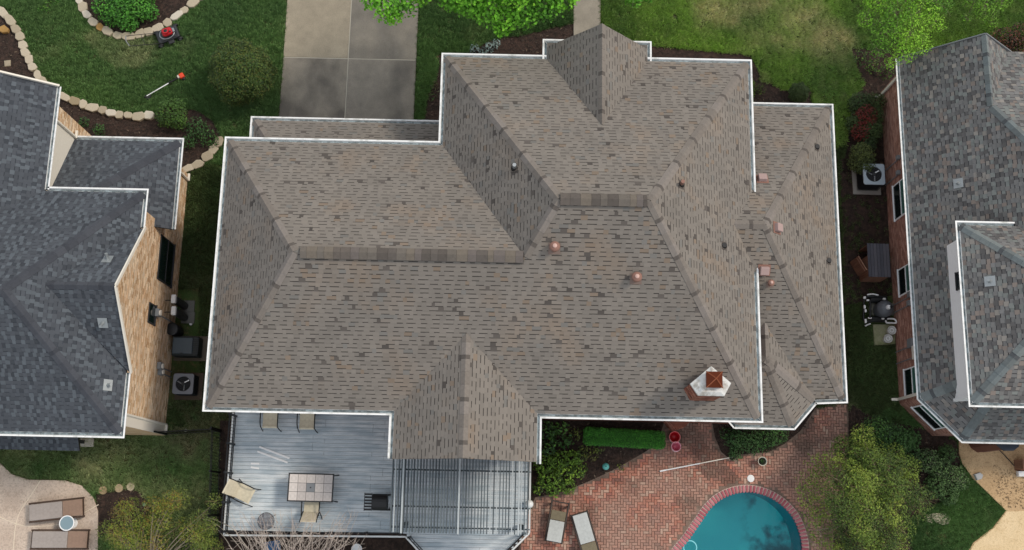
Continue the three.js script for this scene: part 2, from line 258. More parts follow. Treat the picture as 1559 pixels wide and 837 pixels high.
// stone edging along the beds
{
  const r = rng(77);
  const variants = [0, 1, 2, 3, 4].map((k) => {
    const rr = rng(200 + k), s = new THREE.Shape(), n = 7; for (let i = 0; i < n; i++) { const a = i / n * 6.283 + rr() * 0.35, d = 0.86 + rr() * 0.3, x = Math.sign(Math.cos(a)) * Math.pow(Math.abs(Math.cos(a)), 0.7) * 0.5 * d, y = Math.sign(Math.sin(a)) * Math.pow(Math.abs(Math.sin(a)), 0.7) * 0.5 * d; i ? s.lineTo(x, y) : s.moveTo(x, y); } s.closePath();
    const g = new THREE.ExtrudeGeometry(s, { depth: 0.7, bevelEnabled: true, bevelThickness: 0.12, bevelSize: 0.1, bevelOffset: -0.08, bevelSegments: 2 }); g.rotateX(-Math.PI / 2); return boxUV(g, 1.5);
  });
  const run = (pts, label, y = 0) => {
    const t = thing('stone_edging', label, 'edging'); const c = new THREE.CatmullRomCurve3(pixels(pts)), L = c.getLength(); let s = 0.1;
    while (s < L) {
      const len = 0.26 + r() * 0.26, p = c.getPointAt(Math.min(0.999, (s + len / 2) / L)), tt = c.getTangentAt(Math.min(0.999, (s + len / 2) / L));
      const k = r(), m = M.stone[k < 0.3 ? 0 : k < 0.6 ? 1 : k < 0.72 ? 2 : k < 0.88 ? 3 : k < 0.95 ? 4 : 5];
      const o = add('stone', variants[Math.floor(r() * 5)], m, t); o.position.set(p.x + (r() - 0.5) * 0.06, y, p.z + (r() - 0.5) * 0.06); o.rotation.set((r() - 0.5) * 0.15, Math.atan2(-tt.z, tt.x) + (r() - 0.5) * 0.35, (r() - 0.5) * 0.15); o.scale.set(len * 1.1, 0.14 + r() * 0.05, 0.27 + r() * 0.1);
      s += len + 0.012;
    }
  };
  run(edgeA, 'pale stone edging curving round the bed beside the blue roofed house');
  run(edgeB, 'stone edging round the shrub bed beside the red mower');
  run(edgeC, 'short stone edging at the corner of the side yard bed');
}
// ---------- roofs and walls ----------
function newell(P) { const n = V(0, 0, 0); P.forEach((a, i) => { const b = P[(i + 1) % P.length]; n.x += (a.y - b.y) * (a.z + b.z); n.y += (a.z - b.z) * (a.x + b.x); n.z += (a.x - b.x) * (a.y + b.y); }); return n.normalize(); }
function clip2(poly, cl) { // convex clip, both as [u, v] lists; cl anticlockwise
  let out = poly;
  for (let i = 0; i < cl.length && out.length; i++) {
    const a = cl[i], b = cl[(i + 1) % cl.length], ex = b[0] - a[0], ey = b[1] - a[1], src = out; out = [];
    const d = src.map((p) => ex * (p[1] - a[1]) - ey * (p[0] - a[0]));
    for (let k = 0; k < src.length; k++) { const m = (k + 1) % src.length; if (d[k] >= 0) out.push(src[k]); if ((d[k] >= 0) !== (d[m] >= 0)) { const t = d[k] / (d[k] - d[m]); out.push([lerp(src[k][0], src[m][0], t), lerp(src[k][1], src[m][1], t)]); } }
  }
  return out;
}
function frame(P, up = true) {
  const n = newell(P); if (up && n.y < 0) n.negate();
  const u = Math.abs(n.y) > 0.999 ? V(1, 0, 0) : V(0, 1, 0).cross(n).normalize(), v = n.clone().cross(u); if (v.y < 0) { v.negate(); u.negate(); }
  const d = P[0].dot(n); let q = P.map((p) => [p.dot(u), p.dot(v)]);
  let ar = 0; q.forEach((a, i) => { const b = q[(i + 1) % q.length]; ar += a[0] * b[1] - b[0] * a[1]; }); if (ar < 0) q = q.reverse();
  const f = { n, u, v, d, q, at: (U, W, w) => V(0, 0, 0).addScaledVector(u, U).addScaledVector(v, W).addScaledVector(n, f.d + w) }; return f;
}
function raised(t, f, poly, w0, w1, col, vlo, vhi, tiltLow, tiltHigh) { // plate standing proud of a plane
  const h = (p) => vhi === undefined ? w1 : lerp(tiltLow, tiltHigh, (p[1] - vlo) / (vhi - vlo));
  const top = poly.map((p) => f.at(p[0], p[1], h(p))), bot = poly.map((p) => f.at(p[0], p[1], w0));
  t.poly(top, col); poly.forEach((_, i) => { const j = (i + 1) % poly.length; t.poly([bot[i], bot[j], top[j], top[i]], col); });
}
function shingles(t, P, S, v0) {
  const f = frame(P), us = f.q.map((p) => p[0]), vs = f.q.map((p) => p[1]), u0 = Math.min(...us), u1 = Math.max(...us), vmin = v0 ?? Math.min(...vs), vmax = Math.max(...vs), e = S.e;
  for (let r = 0; r * e + vmin < vmax + e; r++) {
    const R = rng(S.seed + r * 977 + Math.round(f.n.x * 50) * 31 + Math.round(f.n.z * 50) * 57), lo = vmin + r * e; let U = -45 + R() * 0.5, odd = 0;
    while (U < u1) {
      const tw = lerp(...S.tw, R()), gw = lerp(...S.gw, R()), r1 = R(), r2 = R(), r3 = R(), r4 = R(), r5 = R();
      if (U + tw + gw > u0) {
        const rect = (a, b, c, d) => clip2([[a, c], [b, c], [b, d], [a, d]], f.q);
        const a = rect(U, U + tw, lo - S.band, lo + e - S.band + 0.004); if (a.length > 2) raised(t, f, a, 0, 0, S.tone(r1, r2, f.at(U, lo, 0), true), lo - S.band, lo + e, S.thick, 0.003);
        const b = rect(U + tw, U + tw + gw, lo, lo + e - S.band); if (b.length > 2) t.poly(b.map((p) => f.at(p[0], p[1], lerp(0.005, 0.002, (p[1] - lo) / e))), S.tone(r3, r4, f.at(U + tw, lo, 0), false));
        const c = rect(U + tw, U + tw + gw, lo - S.band, lo); if (c.length > 2) t.poly(c.map((p) => f.at(p[0], p[1], 0.0015)), mul3(S.dash, 0.75 + 0.5 * r5));
      }
      U += tw + gw;
    }
  }
  return f;
}
const same = (a, b) => a.distanceToSquared(b) < 4e-4;
function capRun(house, A, B, n1, n2, c1, c2, S, w = 0.165) {
  const d = B.clone().sub(A), L = d.length(), t = d.clone().normalize(), top = n1.clone().add(n2).normalize();
  const wing = (n, c) => { const k = n.clone().cross(t).normalize(); return k.dot(c.clone().sub(A)) < 0 ? k.negate() : k; };
  const d1 = wing(n1, c1), d2 = wing(n2, c2), R = rng(Math.round(Math.abs(A.x * 31 + A.z * 57 + B.z * 13) * 10) + 3), cache = {};
  const piece = (len) => cache[len] ??= (() => {
    const g = new Tri(), col = [1, 1, 1], s0 = V(0, 0, 0), s1 = t.clone().multiplyScalar(len), lift0 = 0.036, lift1 = 0.024;
    const at = (s, wv, k, l) => s.clone().addScaledVector(wv, k).addScaledVector(top, l);
    for (const [k, sg] of [[d1, 1], [d2, -1]]) {
      const a = at(s0, k, 0, lift0), b = at(s1, k, 0, lift1), c = at(s1, k, w, lift1 - 0.006), e = at(s0, k, w, lift0 - 0.006), dn = top.clone().multiplyScalar(-0.022);
      g.poly([a, b, c, e], col); g.poly([a, e, e.clone().add(dn), a.clone().add(dn)], col); g.poly([e, c, c.clone().add(dn), e.clone().add(dn)], col);
    }
    const o = g.geo(); o.deleteAttribute('color'); return boxUV(o, 2);
  })();
  let s = 0.02, k = Math.floor(R() * 3);
  while (s < L - 0.05) {
    const dark = k++ % (S.capBeat ?? 4) === 2, len = Math.min(dark ? 0.13 : S.capLen ?? 0.4, L - s), o = add('ridge_cap', piece(+len.toFixed(2)), dark ? S.caps[3] : S.caps[Math.floor(R() * 3)], house);
    o.position.copy(A).addScaledVector(t, s); s += len;
  }
}
const deckM = mat(0x2c2a29, 0.95);
function buildRoof(house, faces, S, v0s) {
  const fr = faces.map((P, i) => {
    const n = newell(P); if (n.y < 0) n.negate();
    const g = new Tri(), dn = P.map((p) => p.clone().add(V(0, -0.1, 0))), col = [1, 1, 1];
    g.poly(P, col); g.poly(dn.slice().reverse(), col); P.forEach((p, k) => { const m = (k + 1) % P.length; g.poly([p, P[m], dn[m], dn[k]], col); });
    const o = add('roof_slope', g.geo(), deckM, house), t = new Tri(); o.geometry.deleteAttribute('color');
    shingles(t, P, S); stuff(add('shingles', t.geo(), S.mat, o));
    return { P, n, c: P.reduce((a, p) => a.add(p), V(0, 0, 0)).divideScalar(P.length) };
  });
  for (let i = 0; i < fr.length; i++) for (let j = i + 1; j < fr.length; j++) {
    const a = fr[i], b = fr[j];
    for (let k = 0; k < a.P.length; k++) for (let m = 0; m < b.P.length; m++) {
      const p = a.P[k], q = a.P[(k + 1) % a.P.length], r = b.P[m], s = b.P[(m + 1) % b.P.length];
      if (!((same(p, r) && same(q, s)) || (same(p, s) && same(q, r)))) continue;
      if (a.n.dot(b.n) > 0.9995 || b.c.clone().sub(p).dot(a.n) > -1e-3) continue; // flat joint or valley
      const [lo, hi] = p.y <= q.y ? [p, q] : [q, p];
      if (!(S.vents && Math.abs(p.y - q.y) < 0.01)) capRun(house, lo, hi, a.n, b.n, a.c, b.c, S);
    }
  }
  return fr;
}
// hip roof over a convex plan: the lowest of the eave planes at every point
function hipFaces(plan, he, edges) { // plan [[x,z]...]; edges [[x, z, inX, inZ, pitch]...]
  const h = ([x, z, a, b, p]) => ({ c: he - p * (a * x + b * z), a: p * a, b: p * b });
  const H = edges.map(h), out = [];
  H.forEach((e, i) => {
    let poly = plan.map((p) => p.slice());
    H.forEach((f, j) => { if (i === j) return; const src = poly; poly = []; const d = src.map(([x, z]) => (f.a - e.a) * x + (f.b - e.b) * z + f.c - e.c); for (let k = 0; k < src.length; k++) { const m = (k + 1) % src.length; if (d[k] >= -1e-9) poly.push(src[k]); if ((d[k] >= -1e-9) !== (d[m] >= -1e-9)) { const t = d[k] / (d[k] - d[m]); poly.push([lerp(src[k][0], src[m][0], t), lerp(src[k][1], src[m][1], t)]); } } });
    if (poly.length > 2) out.push(poly.map(([x, z]) => V(x, e.c + e.a * x + e.b * z, z)));
  });
  return out;
}
function gutter(house, A, B, out, m0 = 0, m1 = 0, name = 'gutter') { // open trough along A-B; m = mitre (+1 outside corner)
  const prof = [[0, 0.0], [0, -0.1], [0.085, -0.1], [0.108, -0.01], [0.152, -0.01], [0.152, 0.006], [0.1, 0.006], [0.078, -0.09], [0.008, -0.09], [0.008, 0.0]];
  const t = B.clone().sub(A).normalize(), o = V(...out), g = new Tri(), c = [1, 1, 1];
  const pt = (e, [a, b], k) => e.clone().addScaledVector(o, a).add(V(0, b, 0)).addScaledVector(t, k * a);
  prof.forEach((p, i) => { const q = prof[(i + 1) % prof.length]; g.poly([pt(A, p, -m0), pt(B, p, m1), pt(B, q, m1), pt(A, q, -m0)], c); });
  g.poly(prof.map((p) => pt(A, p, -m0)), c); g.poly(prof.map((p) => pt(B, p, m1)), c);
  const geo = g.geo(); geo.deleteAttribute('color'); const o1 = add(name, boxUV(geo), gutterWhite, house);
  const w = new Tri(); w.poly([pt(A, [0.009, -0.062], -m0), pt(B, [0.009, -0.062], m1), pt(B, [0.084, -0.062], m1), pt(A, [0.084, -0.062], -m0)], c);
  const wg = w.geo(); wg.deleteAttribute('color'); add('gutter_silt', boxUV(wg), gutterSilt, o1); return o1;
}
const gutterWhite = textured(tex(256, 2.5, (x, y) => { const b = fbm(x * 3, y * 3, 4), c = fbm(x * 14, y * 14, 3); return mul3(mix3(rgb(0xeef0f0), rgb(0xb9bcb8), clamp(b * 2.2 - 0.15 + c * 0.8)), 0.95 + 0.06 * grainR()); }), 0.55);
const gutterSilt = textured(tex(128, 1.2, (x, y) => { const b = fbm(x * 6, y * 6, 4); return mul3(mix3(rgb(0x8d9a9f), rgb(0x5d6668), clamp(0.4 + 2 * b)), 0.85 + 0.3 * grainR()); }), 0.9);
function brickwork(wall, P, out, tones, seed = 1) { // real bricks on a convex wall face
  const f = frame(P, false); if (f.n.dot(V(...out)) < 0) { f.n.negate(); f.d = -f.d; }
  const t = new Tri(), us = f.q.map((p) => p[0]), vs = f.q.map((p) => p[1]), bh = 0.075, bl = 0.215;
  for (let r = 0, v = Math.min(...vs); v < Math.max(...vs); v += bh, r++) for (let k = Math.floor(Math.min(...us) / bl) - 1; k * bl < Math.max(...us); k++) {
    const u = (k + (r % 2) * 0.5) * bl, a = clip2([[u + 0.005, v + 0.005], [u + bl - 0.005, v + 0.005], [u + bl - 0.005, v + bh - 0.005], [u + 0.005, v + bh - 0.005]], f.q);
    if (a.length < 3) continue;
    const w = hash(r, k, seed), c = tones[Math.floor(w * tones.length)]; raised(t, f, a, 0.001, 0.009 + hash(r, k, seed + 5) * 0.004, mul3(c, 0.8 + 0.4 * hash(k, r, seed + 9)));
  }
  return stuff(add('bricks', t.geo(), vcMat(0.95), wall));
}
const wallSolid = (house, plan, y0, y1, m, name = 'wall') => add(name, slab(plan.map(([x, z]) => V(x, 0, z)), y0, y1), m, house);
function windowOn(house, c, out, w, h, frameM = M.trim, panes = 2, paneM = M.glass) { // c: centre on the wall face
  const fr = [], g = new THREE.Group(), o = V(...out); g.name = 'window'; g.position.copy(c); g.rotation.y = Math.atan2(o.x, o.z); house.add(g);
  const b = 0.05; fr.push(box(w + 2 * b, b, 0.05, 0, h / 2 + b / 2, 0.012), box(b, h, 0.05, -w / 2 - b / 2, 0, 0.012), box(b, h, 0.05, w / 2 + b / 2, 0, 0.012));
  const f = add('frame', fr, frameM, g); add('sill', box(w + 0.14, 0.05, 0.08, 0, -h / 2 - 0.03, 0.025), frameM, g);
  for (let i = 0; i < panes; i++) { const ph = h / panes; add('pane', box(w, ph - 0.03, 0.02, 0, -h / 2 + ph * (i + 0.5), 0.018 + 0.012 * i), Array.isArray(paneM) ? paneM[i % paneM.length] : paneM, g); if (i) add('meeting_rail', box(w, 0.045, 0.06, 0, -h / 2 + ph * i, 0.03), frameM, g); }
  return g;
}
const onFace = (px, py, F) => { const r = camRay(px, py), d = V(axRight.dot(r), axUp.dot(r), axBack.dot(r)), o = V(0, CAMH, 0); return o.addScaledVector(d, (F.P[0].dot(F.n) - CAMH * F.n.y) / d.dot(F.n)); };
const tilt = (g, n, p) => { g.quaternion.setFromUnitVectors(V(0, 1, 0), n); if (p) g.position.copy(p); return g; };

// ---------- the main house: brown-grey shingles ----------
const noiseTone = (p) => fbm(p.x * 0.8 + p.y * 0.5, p.z * 0.8, 3);
const brownStyle = {
  e: 0.146, tw: [0.1, 0.22], gw: [0.1, 0.32], band: 0.03, thick: 0.011, seed: 11, dash: lin(0x35312f), mat: vcMat(0.97), vents: true,
  tone: (a, b, p, tooth) => {
    const k = fbm(p.x * 2.2, p.z * 2.2 + p.y, 3) * 0.5; let c = mix3(lin(0x7e7871), lin(0x77726c), clamp(0.5 + 1.4 * noiseTone(p))); const w = fbm(p.x * 0.9 + 31, p.z * 0.9 + p.y * 0.4, 3);
    c = mix3(c, lin(0x857565), clamp(w * 1.4 - 0.1)); if (a < 0.03) c = lin(0x7d7063); else if (a < 0.06) c = lin(0x73716d);
    if (tooth && b < 0.055) return mul3(lin(0x534e4a), 0.8 + a * 0.5);
    return mul3(c, 0.93 + 0.12 * b + 0.36 * k);
  },
  caps: [0x857e77, 0x8a837d, 0x7f7871, 0x635d58].map((c) => mat(c, 0.95, 0, { map: fineTex })),
};
const brickRed = [0x8a5241, 0x7c4638, 0x9a6250, 0x70402f, 0xa37460].map((c) => lin(c));
const main = thing('family_house', 'large house under a brown grey shingle roof with white gutters', 'house');
{
  const g = 0.135, W = -9.74 + g, E = 8.36 - g, S = -2.97 - g, NL = -12.3 + g, NR = -15.55 + g, WR = -2.44 + g, he = 5.5;
  const HL = 8.30, zL = -7.64, xL = -6.58, HR = 9.25, zR = -9.22, xa = 1.49, xb = 4.27, J = V(0.495, HL, zL);
  const redWall = textured(tex(256, 2, (x, y) => mul3(mix3(rgb(0x84503f), rgb(0x6e4335), clamp(0.5 + 2 * fbm(x * 3, y * 12, 3))), 0.85 + 0.3 * grainR())), 0.95);
  wallSolid(main, [[-9.3, -3.37], [-9.3, -11.9], [-2.04, -11.9], [-2.04, -15.15], [7.96, -15.15], [7.96, -3.37]], 0, 5.55, redWall);
  wallSolid(main, [[-9.2, -11.85], [-9.2, -13.6], [-2.1, -13.6], [-2.1, -11.85]], 0, 3.05, redWall);
  const lw = wallSolid(main, [[7.9, -4.3], [11.5, -4.3], [11.5, -14.5], [7.9, -14.5]], 0, 3.25, redWall);
  wallSolid(main, [[7.3, -4.25], [8.0, -3.35], [9.9, -3.35], [10.6, -4.25]], 0, 3.22, redWall, 'bay_wall');
  wallSolid(main, [[-3.3, -3.3], [-3.3, -1.95], [0.79, -1.95], [0.79, -3.3]], 0, 5.5, redWall, 'gable_wall');
  const P = (x, h, z) => V(x, h, z), SW = P(W, he, S), SE = P(E, he, S), NW = P(W, he, NL), NI = P(WR, he, NL), NWR = P(WR, he, NR), NE = P(E, he, NR), RL = P(xL, HL, zL), Ra = P(xa, HR, zR), Rb = P(xb, HR, zR);
  const pS = (HL - he) / (S - zL), hS = (z) => he + pS * (S - z); Ra.y = Rb.y = hS(zR); const HRr = Ra.y;
  // left-facing slope of the tall wing meets the left ridge at J
  J.x = lerp(WR, xa, (HL - he) / (HRr - he));
  const Jd = P(J.x, he, S);
  const F = buildRoof(main, [
    [SW, Jd, J, RL], [Jd, SE, Rb, Ra, J], [NW, NI, J, RL], [NWR, NI, J, Ra], [NWR, NE, Rb, Ra], [NE, SE, Rb], [NW, SW, RL],
  ], brownStyle);
  const [fS1, fS2, fNL, fWR, fNR, fE] = F;
  // front dormer gable and rear gable
  const dz = (7.39 - he) / ((HRr - he) / (zR - NR)), D0 = P(1.08 + g, he, NR + 0.02), D1 = P(4.86 - g, he, NR + 0.02), Dr = P(2.97, 7.39, NR + dz), Dp = P(2.97, 7.39, -15.88);
  const d2 = buildRoof(main, [[P(D0.x, he, -15.88), D0, Dr, Dp], [P(D1.x, he, -15.88), D1, Dr, Dp]], { ...brownStyle, seed: 31, vents: false });
  const gw = [-3.7 + g, 1.19 - g], gx = (gw[0] + gw[1]) / 2, gh = 6.94, gz = S - (gh - he) / pS, gr = P(gx, gh, gz), ge = P(gx, gh, -1.56);
  buildRoof(main, [[P(gw[0], he, S), P(gw[0], he, -1.56), ge, gr], [P(gw[1], he, S), P(gw[1], he, -1.56), ge, gr]], { ...brownStyle, seed: 51, vents: false });
  { const t = new Tri(); t.poly([P(-3.3, 5.45, -1.95), P(0.79, 5.45, -1.95), P(gx, 6.75, -1.95)], [1, 1, 1]); t.poly([P(1.4, 5.45, -15.5), P(4.54, 5.45, -15.5), P(2.97, 7.1, -15.5)], [1, 1, 1]); const q = t.geo(); q.deleteAttribute('color'); add('gable_face', boxUV(q), redWall, main); }
  for (const x of [1.08, 4.86]) { const s = x < 3 ? 1 : -1; add('cornice_return', slab([P(x + s * g, 0, -16.02), P(x + s * 0.75, 0, -16.02), P(x + s * 0.75, 0, -15.5), P(x + s * g, 0, -15.5)], he - 0.1, he + 0.03), S_capMat(), main); gutter(main, P(x + s * g, he, -15.38), P(x + s * g, he, -16.02), [-s, 0, 0], 0, 1); gutter(main, P(x + s * g, he, -16.02), P(x + s * 0.8, he, -16.02), [0, 0, -1], 1, 0); }
  // the lower roof beside it, with a bay
  const le = 3.2, lx = 11.88 - g, ln = -14.9 + g, ls = -3.9 - g, lz = -9.4, lh = 6.24, pe = (lh - le) / (lx - 8.49), pn = (lh - le) / (lz - ln), ps = (lh - le) / (ls - lz);
  const A = P(8.49, lh, lz), A2 = P(7.3, lh, lz), low = { ...brownStyle, seed: 71, vents: false };
  const L = buildRoof(main, [[P(7.5, le, ln), P(lx, le, ln), A, A2], [P(7.3, le, ls), P(lx, le, ls), A, A2], [P(lx, le, ln), P(lx, le, ls), A]], low);
  const b0 = P(10.74, le, -3.98), b1 = P(9.95, le, -3.08), b2 = P(7.98, le, -3.08), bA = P(8.76, 4.55, -5.2), bR = P(8.76, 4.55, ls - (4.55 - le) / ps);
  buildRoof(main, [[b2, b1, bA], [b1, b0, bA], [b0, bR, bA], [b2, P(7.2, le, -3.98), bA], [P(7.2, le, -3.98), bR, bA]], { ...low, seed: 91 });
  // roof over the garage doors
  buildRoof(main, hipFaces([[-9.42, -13.87], [-2.45, -13.87], [-2.45, -11.8], [-9.42, -11.8]], 3, [[-9.42, 0, 1, 0, 0.9], [0, -13.87, 0, 1, 0.6]]), { ...brownStyle, seed: 111 });
  // gutters
  const gt = (a, b, o, m0 = 1, m1 = 1) => gutter(main, a, b, o, m0, m1);
  gt(NW, SW, [-1, 0, 0]); gt(SW, P(gw[0], he, S), [0, 0, 1], 1, -1); gt(P(gw[0], he, S), P(gw[0], he, -1.58), [-1, 0, 0], -1, 0); gt(P(gw[1], he, S), P(gw[1], he, -1.5), [1, 0, 0], -1, 0);
  gt(P(gw[1], he, S), SE, [0, 0, 1], -1, 1); gt(NW, NI, [0, 0, -1], 1, -1); gt(NI, NWR, [-1, 0, 0], -1, 1); gt(NWR, P(D0.x, he, NR), [0, 0, -1], 1, 0); gt(P(D1.x, he, NR), NE, [0, 0, -1], 0, 1);
  const eN = G(1148, 292, 5.5).z, eS = G(1152, 401, 5.5).z; gt(NE, P(E, he, eN), [1, 0, 0], 1, 0); gt(P(E, he, eS), SE, [1, 0, 0], 0, 1);
  gt(P(7.96, le, ln), P(lx, le, ln), [0, 0, -1], 0, 1); gt(P(lx, le, ln), P(lx, le, ls), [1, 0, 0]); gt(P(lx, le, ls), b0, [0, 0, 1], 1, 0);
  const dg = V(b1.z - b0.z, 0, -(b1.x - b0.x)).normalize(); gt(b0, b1, [dg.x, 0, dg.z], -0.3, 0.4); gt(b1, b2, [0, 0, 1], 0.4, 0.4); gt(b2, P(7.2, le, -3.98), [-dg.x, 0, dg.z], 0.4, 0);
  gt(P(-9.42, 3, -13.87), P(-2.5, 3, -13.87), [0, 0, -1], 1, 0); gt(P(-9.42, 3, -13.87), P(-9.42, 3, -12.1), [-1, 0, 0], 1, 0);
  // ridge vents: raised bodies under cap shingles of many tones
  const capM = [0x6e6861, 0x6a645d, 0x665f59, 0x5b5550, 0x746c62, 0x625c57, 0x6d6662].map((c) => mat(c, 0.95, 0, { map: fineTex })), rv = rng(9);
  const vent = (a, b, h, z) => {
    const gr = new THREE.Group(); gr.name = 'ridge_vent'; main.add(gr);
    const s = 0.55, prof = (w, y) => [[-w, y - w * s], [0, y], [w, y - w * s]];
    const shell = (x0, x1, w, y, th) => { const t = new Tri(), p = prof(w, y), q = p.map(([d, k]) => [d, k - th]); for (let i = 0; i < 2; i++) { t.poly([P(x0, h + p[i][1], z + p[i][0]), P(x1, h + p[i][1], z + p[i][0]), P(x1, h + p[i + 1][1], z + p[i + 1][0]), P(x0, h + p[i + 1][1], z + p[i + 1][0])], [1, 1, 1]); } for (const i of [0, 2]) t.poly([P(x0, h + p[i][1], z + p[i][0]), P(x1, h + p[i][1], z + p[i][0]), P(x1, h + q[i][1], z + q[i][0]), P(x0, h + q[i][1], z + q[i][0])], [1, 1, 1]); for (const x of [x0, x1]) t.poly([...p, ...q.slice().reverse()].map(([d, k]) => P(x, h + k, z + d)), [1, 1, 1]); const o = t.geo(); o.deleteAttribute('color'); return boxUV(o, 2); };
    add('vent_body', shell(a, b, 0.165, 0.07, 0.09), mat(0x1f1d1c, 0.9), gr);
    for (let x = a; x < b - 0.05;) { const k = Math.min(b - x, 0.16 + rv() * 0.2); add('cap_shingle', shell(x, x + k - 0.006, 0.19, 0.096 + rv() * 0.006, 0.018), capM[Math.floor(rv() * 7)], gr); x += k; }
  };
  vent(G(457, 388, HL).x, G(797, 390, HL).x, HL, zL); vent(G(853, 305, HRr).x, G(985, 306, HRr).x, HRr, zR);
  // vents and pipes
  const mush = (px, py, f, s = 1, m = M.copperPaint) => { const gq = new THREE.Group(); gq.name = 'turbine_vent'; gq.position.copy(onFace(px, py, f)); gq.scale.setScalar(s * 0.86); main.add(gq); const fl = add('flashing', box(0.42, 0.012, 0.42), mat(0x7b6a62, 0.9), gq); tilt(fl, f.n); fl.position.addScaledVector(f.n, 0.02); add('pipe', cyl(0.11, 0.13, 0.34, 0, 0.1, 0), m, gq); add('cap', lathe([[0, 0.42], [0.09, 0.41], [0.17, 0.36], [0.19, 0.3], [0.17, 0.26], [0.1, 0.25]]), m, gq); add('crown', lathe([[0, 0.46], [0.075, 0.445], [0.08, 0.41]]), mat(0xc4a398, 0.6), gq); };
  mush(844, 378, fS2); mush(968, 424, fS2); mush(1172, 432, L[1], 0.7);
  const pipe = (px, py, f, m, hgt = 0.35) => { const gq = new THREE.Group(); gq.name = 'plumbing_vent'; gq.position.copy(onFace(px, py, f)); main.add(gq); const fl = add('flashing', box(0.26, 0.012, 0.26), mat(0x5d5651, 0.9), gq); tilt(fl, f.n); fl.position.addScaledVector(f.n, 0.02); add('pipe', cyl(0.06, 0.06, hgt, 0, hgt / 2 - 0.05, 0, 14), m, gq); add('collar', cyl(0.08, 0.11, 0.12, 0, 0.06, 0, 14), M.black, gq); };
  pipe(783, 256, fWR, M.galv, 0.4); pipe(1037, 281, fE, M.copperPaint, 0.4); pipe(1102, 374, fE, M.darkGrey, 0.16); pipe(1243, 224, L[2], M.darkGrey, 0.14); pipe(1261, 397, L[2], M.darkGrey, 0.14);
  const boxVent = (px, py, f) => { const gq = new THREE.Group(); gq.name = 'box_vent'; gq.position.copy(onFace(px, py, f)); main.add(gq); tilt(gq, f.n); add('hood', rbox(0.3, 0.16, 0.28, 0.03, 0, 0.09, 0), M.pinkVent, gq); add('flange', box(0.42, 0.012, 0.4, 0, 0.018, 0), M.copperPaint, gq); };
  boxVent(1160, 273, L[0]); boxVent(1182, 347, L[2]); boxVent(1163, 411, L[1]);
  // five-sided brick chimney with a white crown and a copper cap
  const ch = new THREE.Group(); ch.name = 'chimney'; main.add(ch);
  const top = 7.45, poly = [[1052, 584], [1083, 558], [1112, 583], [1102, 602], [1064, 601]].map(([x, y]) => G(x, y, top)), cen = poly.reduce((a, p) => a.add(p), V(0, 0, 0)).divideScalar(5), grow = (k) => poly.map((p) => p.clone().sub(cen).multiplyScalar(k).add(cen));
  const stack = add('stack', slab(grow(0.97), 0, top - 0.12), redWall, ch);
  poly.forEach((p, i) => { const q = poly[(i + 1) % 5], n = V(q.z - p.z, 0, -(q.x - p.x)); if (n.dot(p.clone().sub(cen)) < 0) n.negate(); n.normalize(); const a = grow(0.97)[i], b = grow(0.97)[(i + 1) % 5]; brickwork(stack, [P(a.x, 4.8, a.z), P(b.x, 4.8, b.z), P(b.x, top - 0.1, b.z), P(a.x, top - 0.1, a.z)], [n.x, 0, n.z], brickRed, i + 3); });
  { const t = new Tri(), o = grow(1.04), inn = grow(0.72), c = [1, 1, 1]; poly.forEach((_, i) => { const j = (i + 1) % 5, A_ = o[i].clone(), B_ = o[j].clone(), C = inn[j].clone(), D = inn[i].clone(); A_.y = B_.y = top - 0.02; C.y = D.y = top + 0.08; t.poly([A_, B_, C, D], c); const A0 = A_.clone(), B0 = B_.clone(); A0.y = B0.y = top - 0.13; t.poly([A0, B0, B_, A_], c); }); t.poly(inn.map((p) => P(p.x, top + 0.08, p.z)), c); t.poly(o.map((p) => P(p.x, top - 0.13, p.z)), c); const q = t.geo(); q.deleteAttribute('color'); add('crown', boxUV(q), textured(tex(256, 1.4, (x, y) => { const b = fbm(x * 5, y * 5, 4); return mul3(mix3(rgb(0xd6d8d6), rgb(0xa8a49c), clamp(b * 3 - 0.2)), 0.92 + 0.12 * grainR()); }), 0.9), ch); }
  const cc = G(1087, 578, top + 0.2), pyr = new THREE.ConeGeometry(0.35, 0.3, 4).toNonIndexed().rotateY(Math.PI / 4).translate(cc.x, top + 0.42, cc.z);
  add('copper_cap', pyr, M.copper, ch); pyr.computeVertexNormals(); for (const [sx, sz] of [[1, 1], [-1, 1], [1, -1], [-1, -1]]) add('cap_seam', bar(V(cc.x, top + 0.573, cc.z), V(cc.x + sx * 0.247, top + 0.272, cc.z + sz * 0.247), 0.025, 0.025), mat(0xb0694a, 0.35, 0.7), ch);
  add('cap_skirt', box(0.46, 0.2, 0.46, cc.x, top + 0.18, cc.z), mat(0x6e3524, 0.5, 0.5), ch);
  { const pl = [[1008, 641], [1022, 657], [1034, 653], [1046, 641]].map(([x, y]) => G(x, y)); pl.push(P(6.9, 0, -3.6), P(5.9, 0, -3.6)); const br = add('chimney_breast', slab(pl, 0, 1.2), redWall, main); for (let i = 0; i < 3; i++) { const a = pl[i], b = pl[i + 1], n = V(-(b.z - a.z), 0, b.x - a.x); if (n.z < 0) n.negate(); n.normalize(); brickwork(br, [P(a.x, 0.02, a.z), P(b.x, 0.02, b.z), P(b.x, 1.2, b.z), P(a.x, 1.2, a.z)], [n.x, 0, n.z], brickRed, 40 + i); } }
  // a few rusty leaf smears on the south slope
}
function S_capMat() { return mat(0x6a6560, 0.95, 0, { map: fineTex }); }

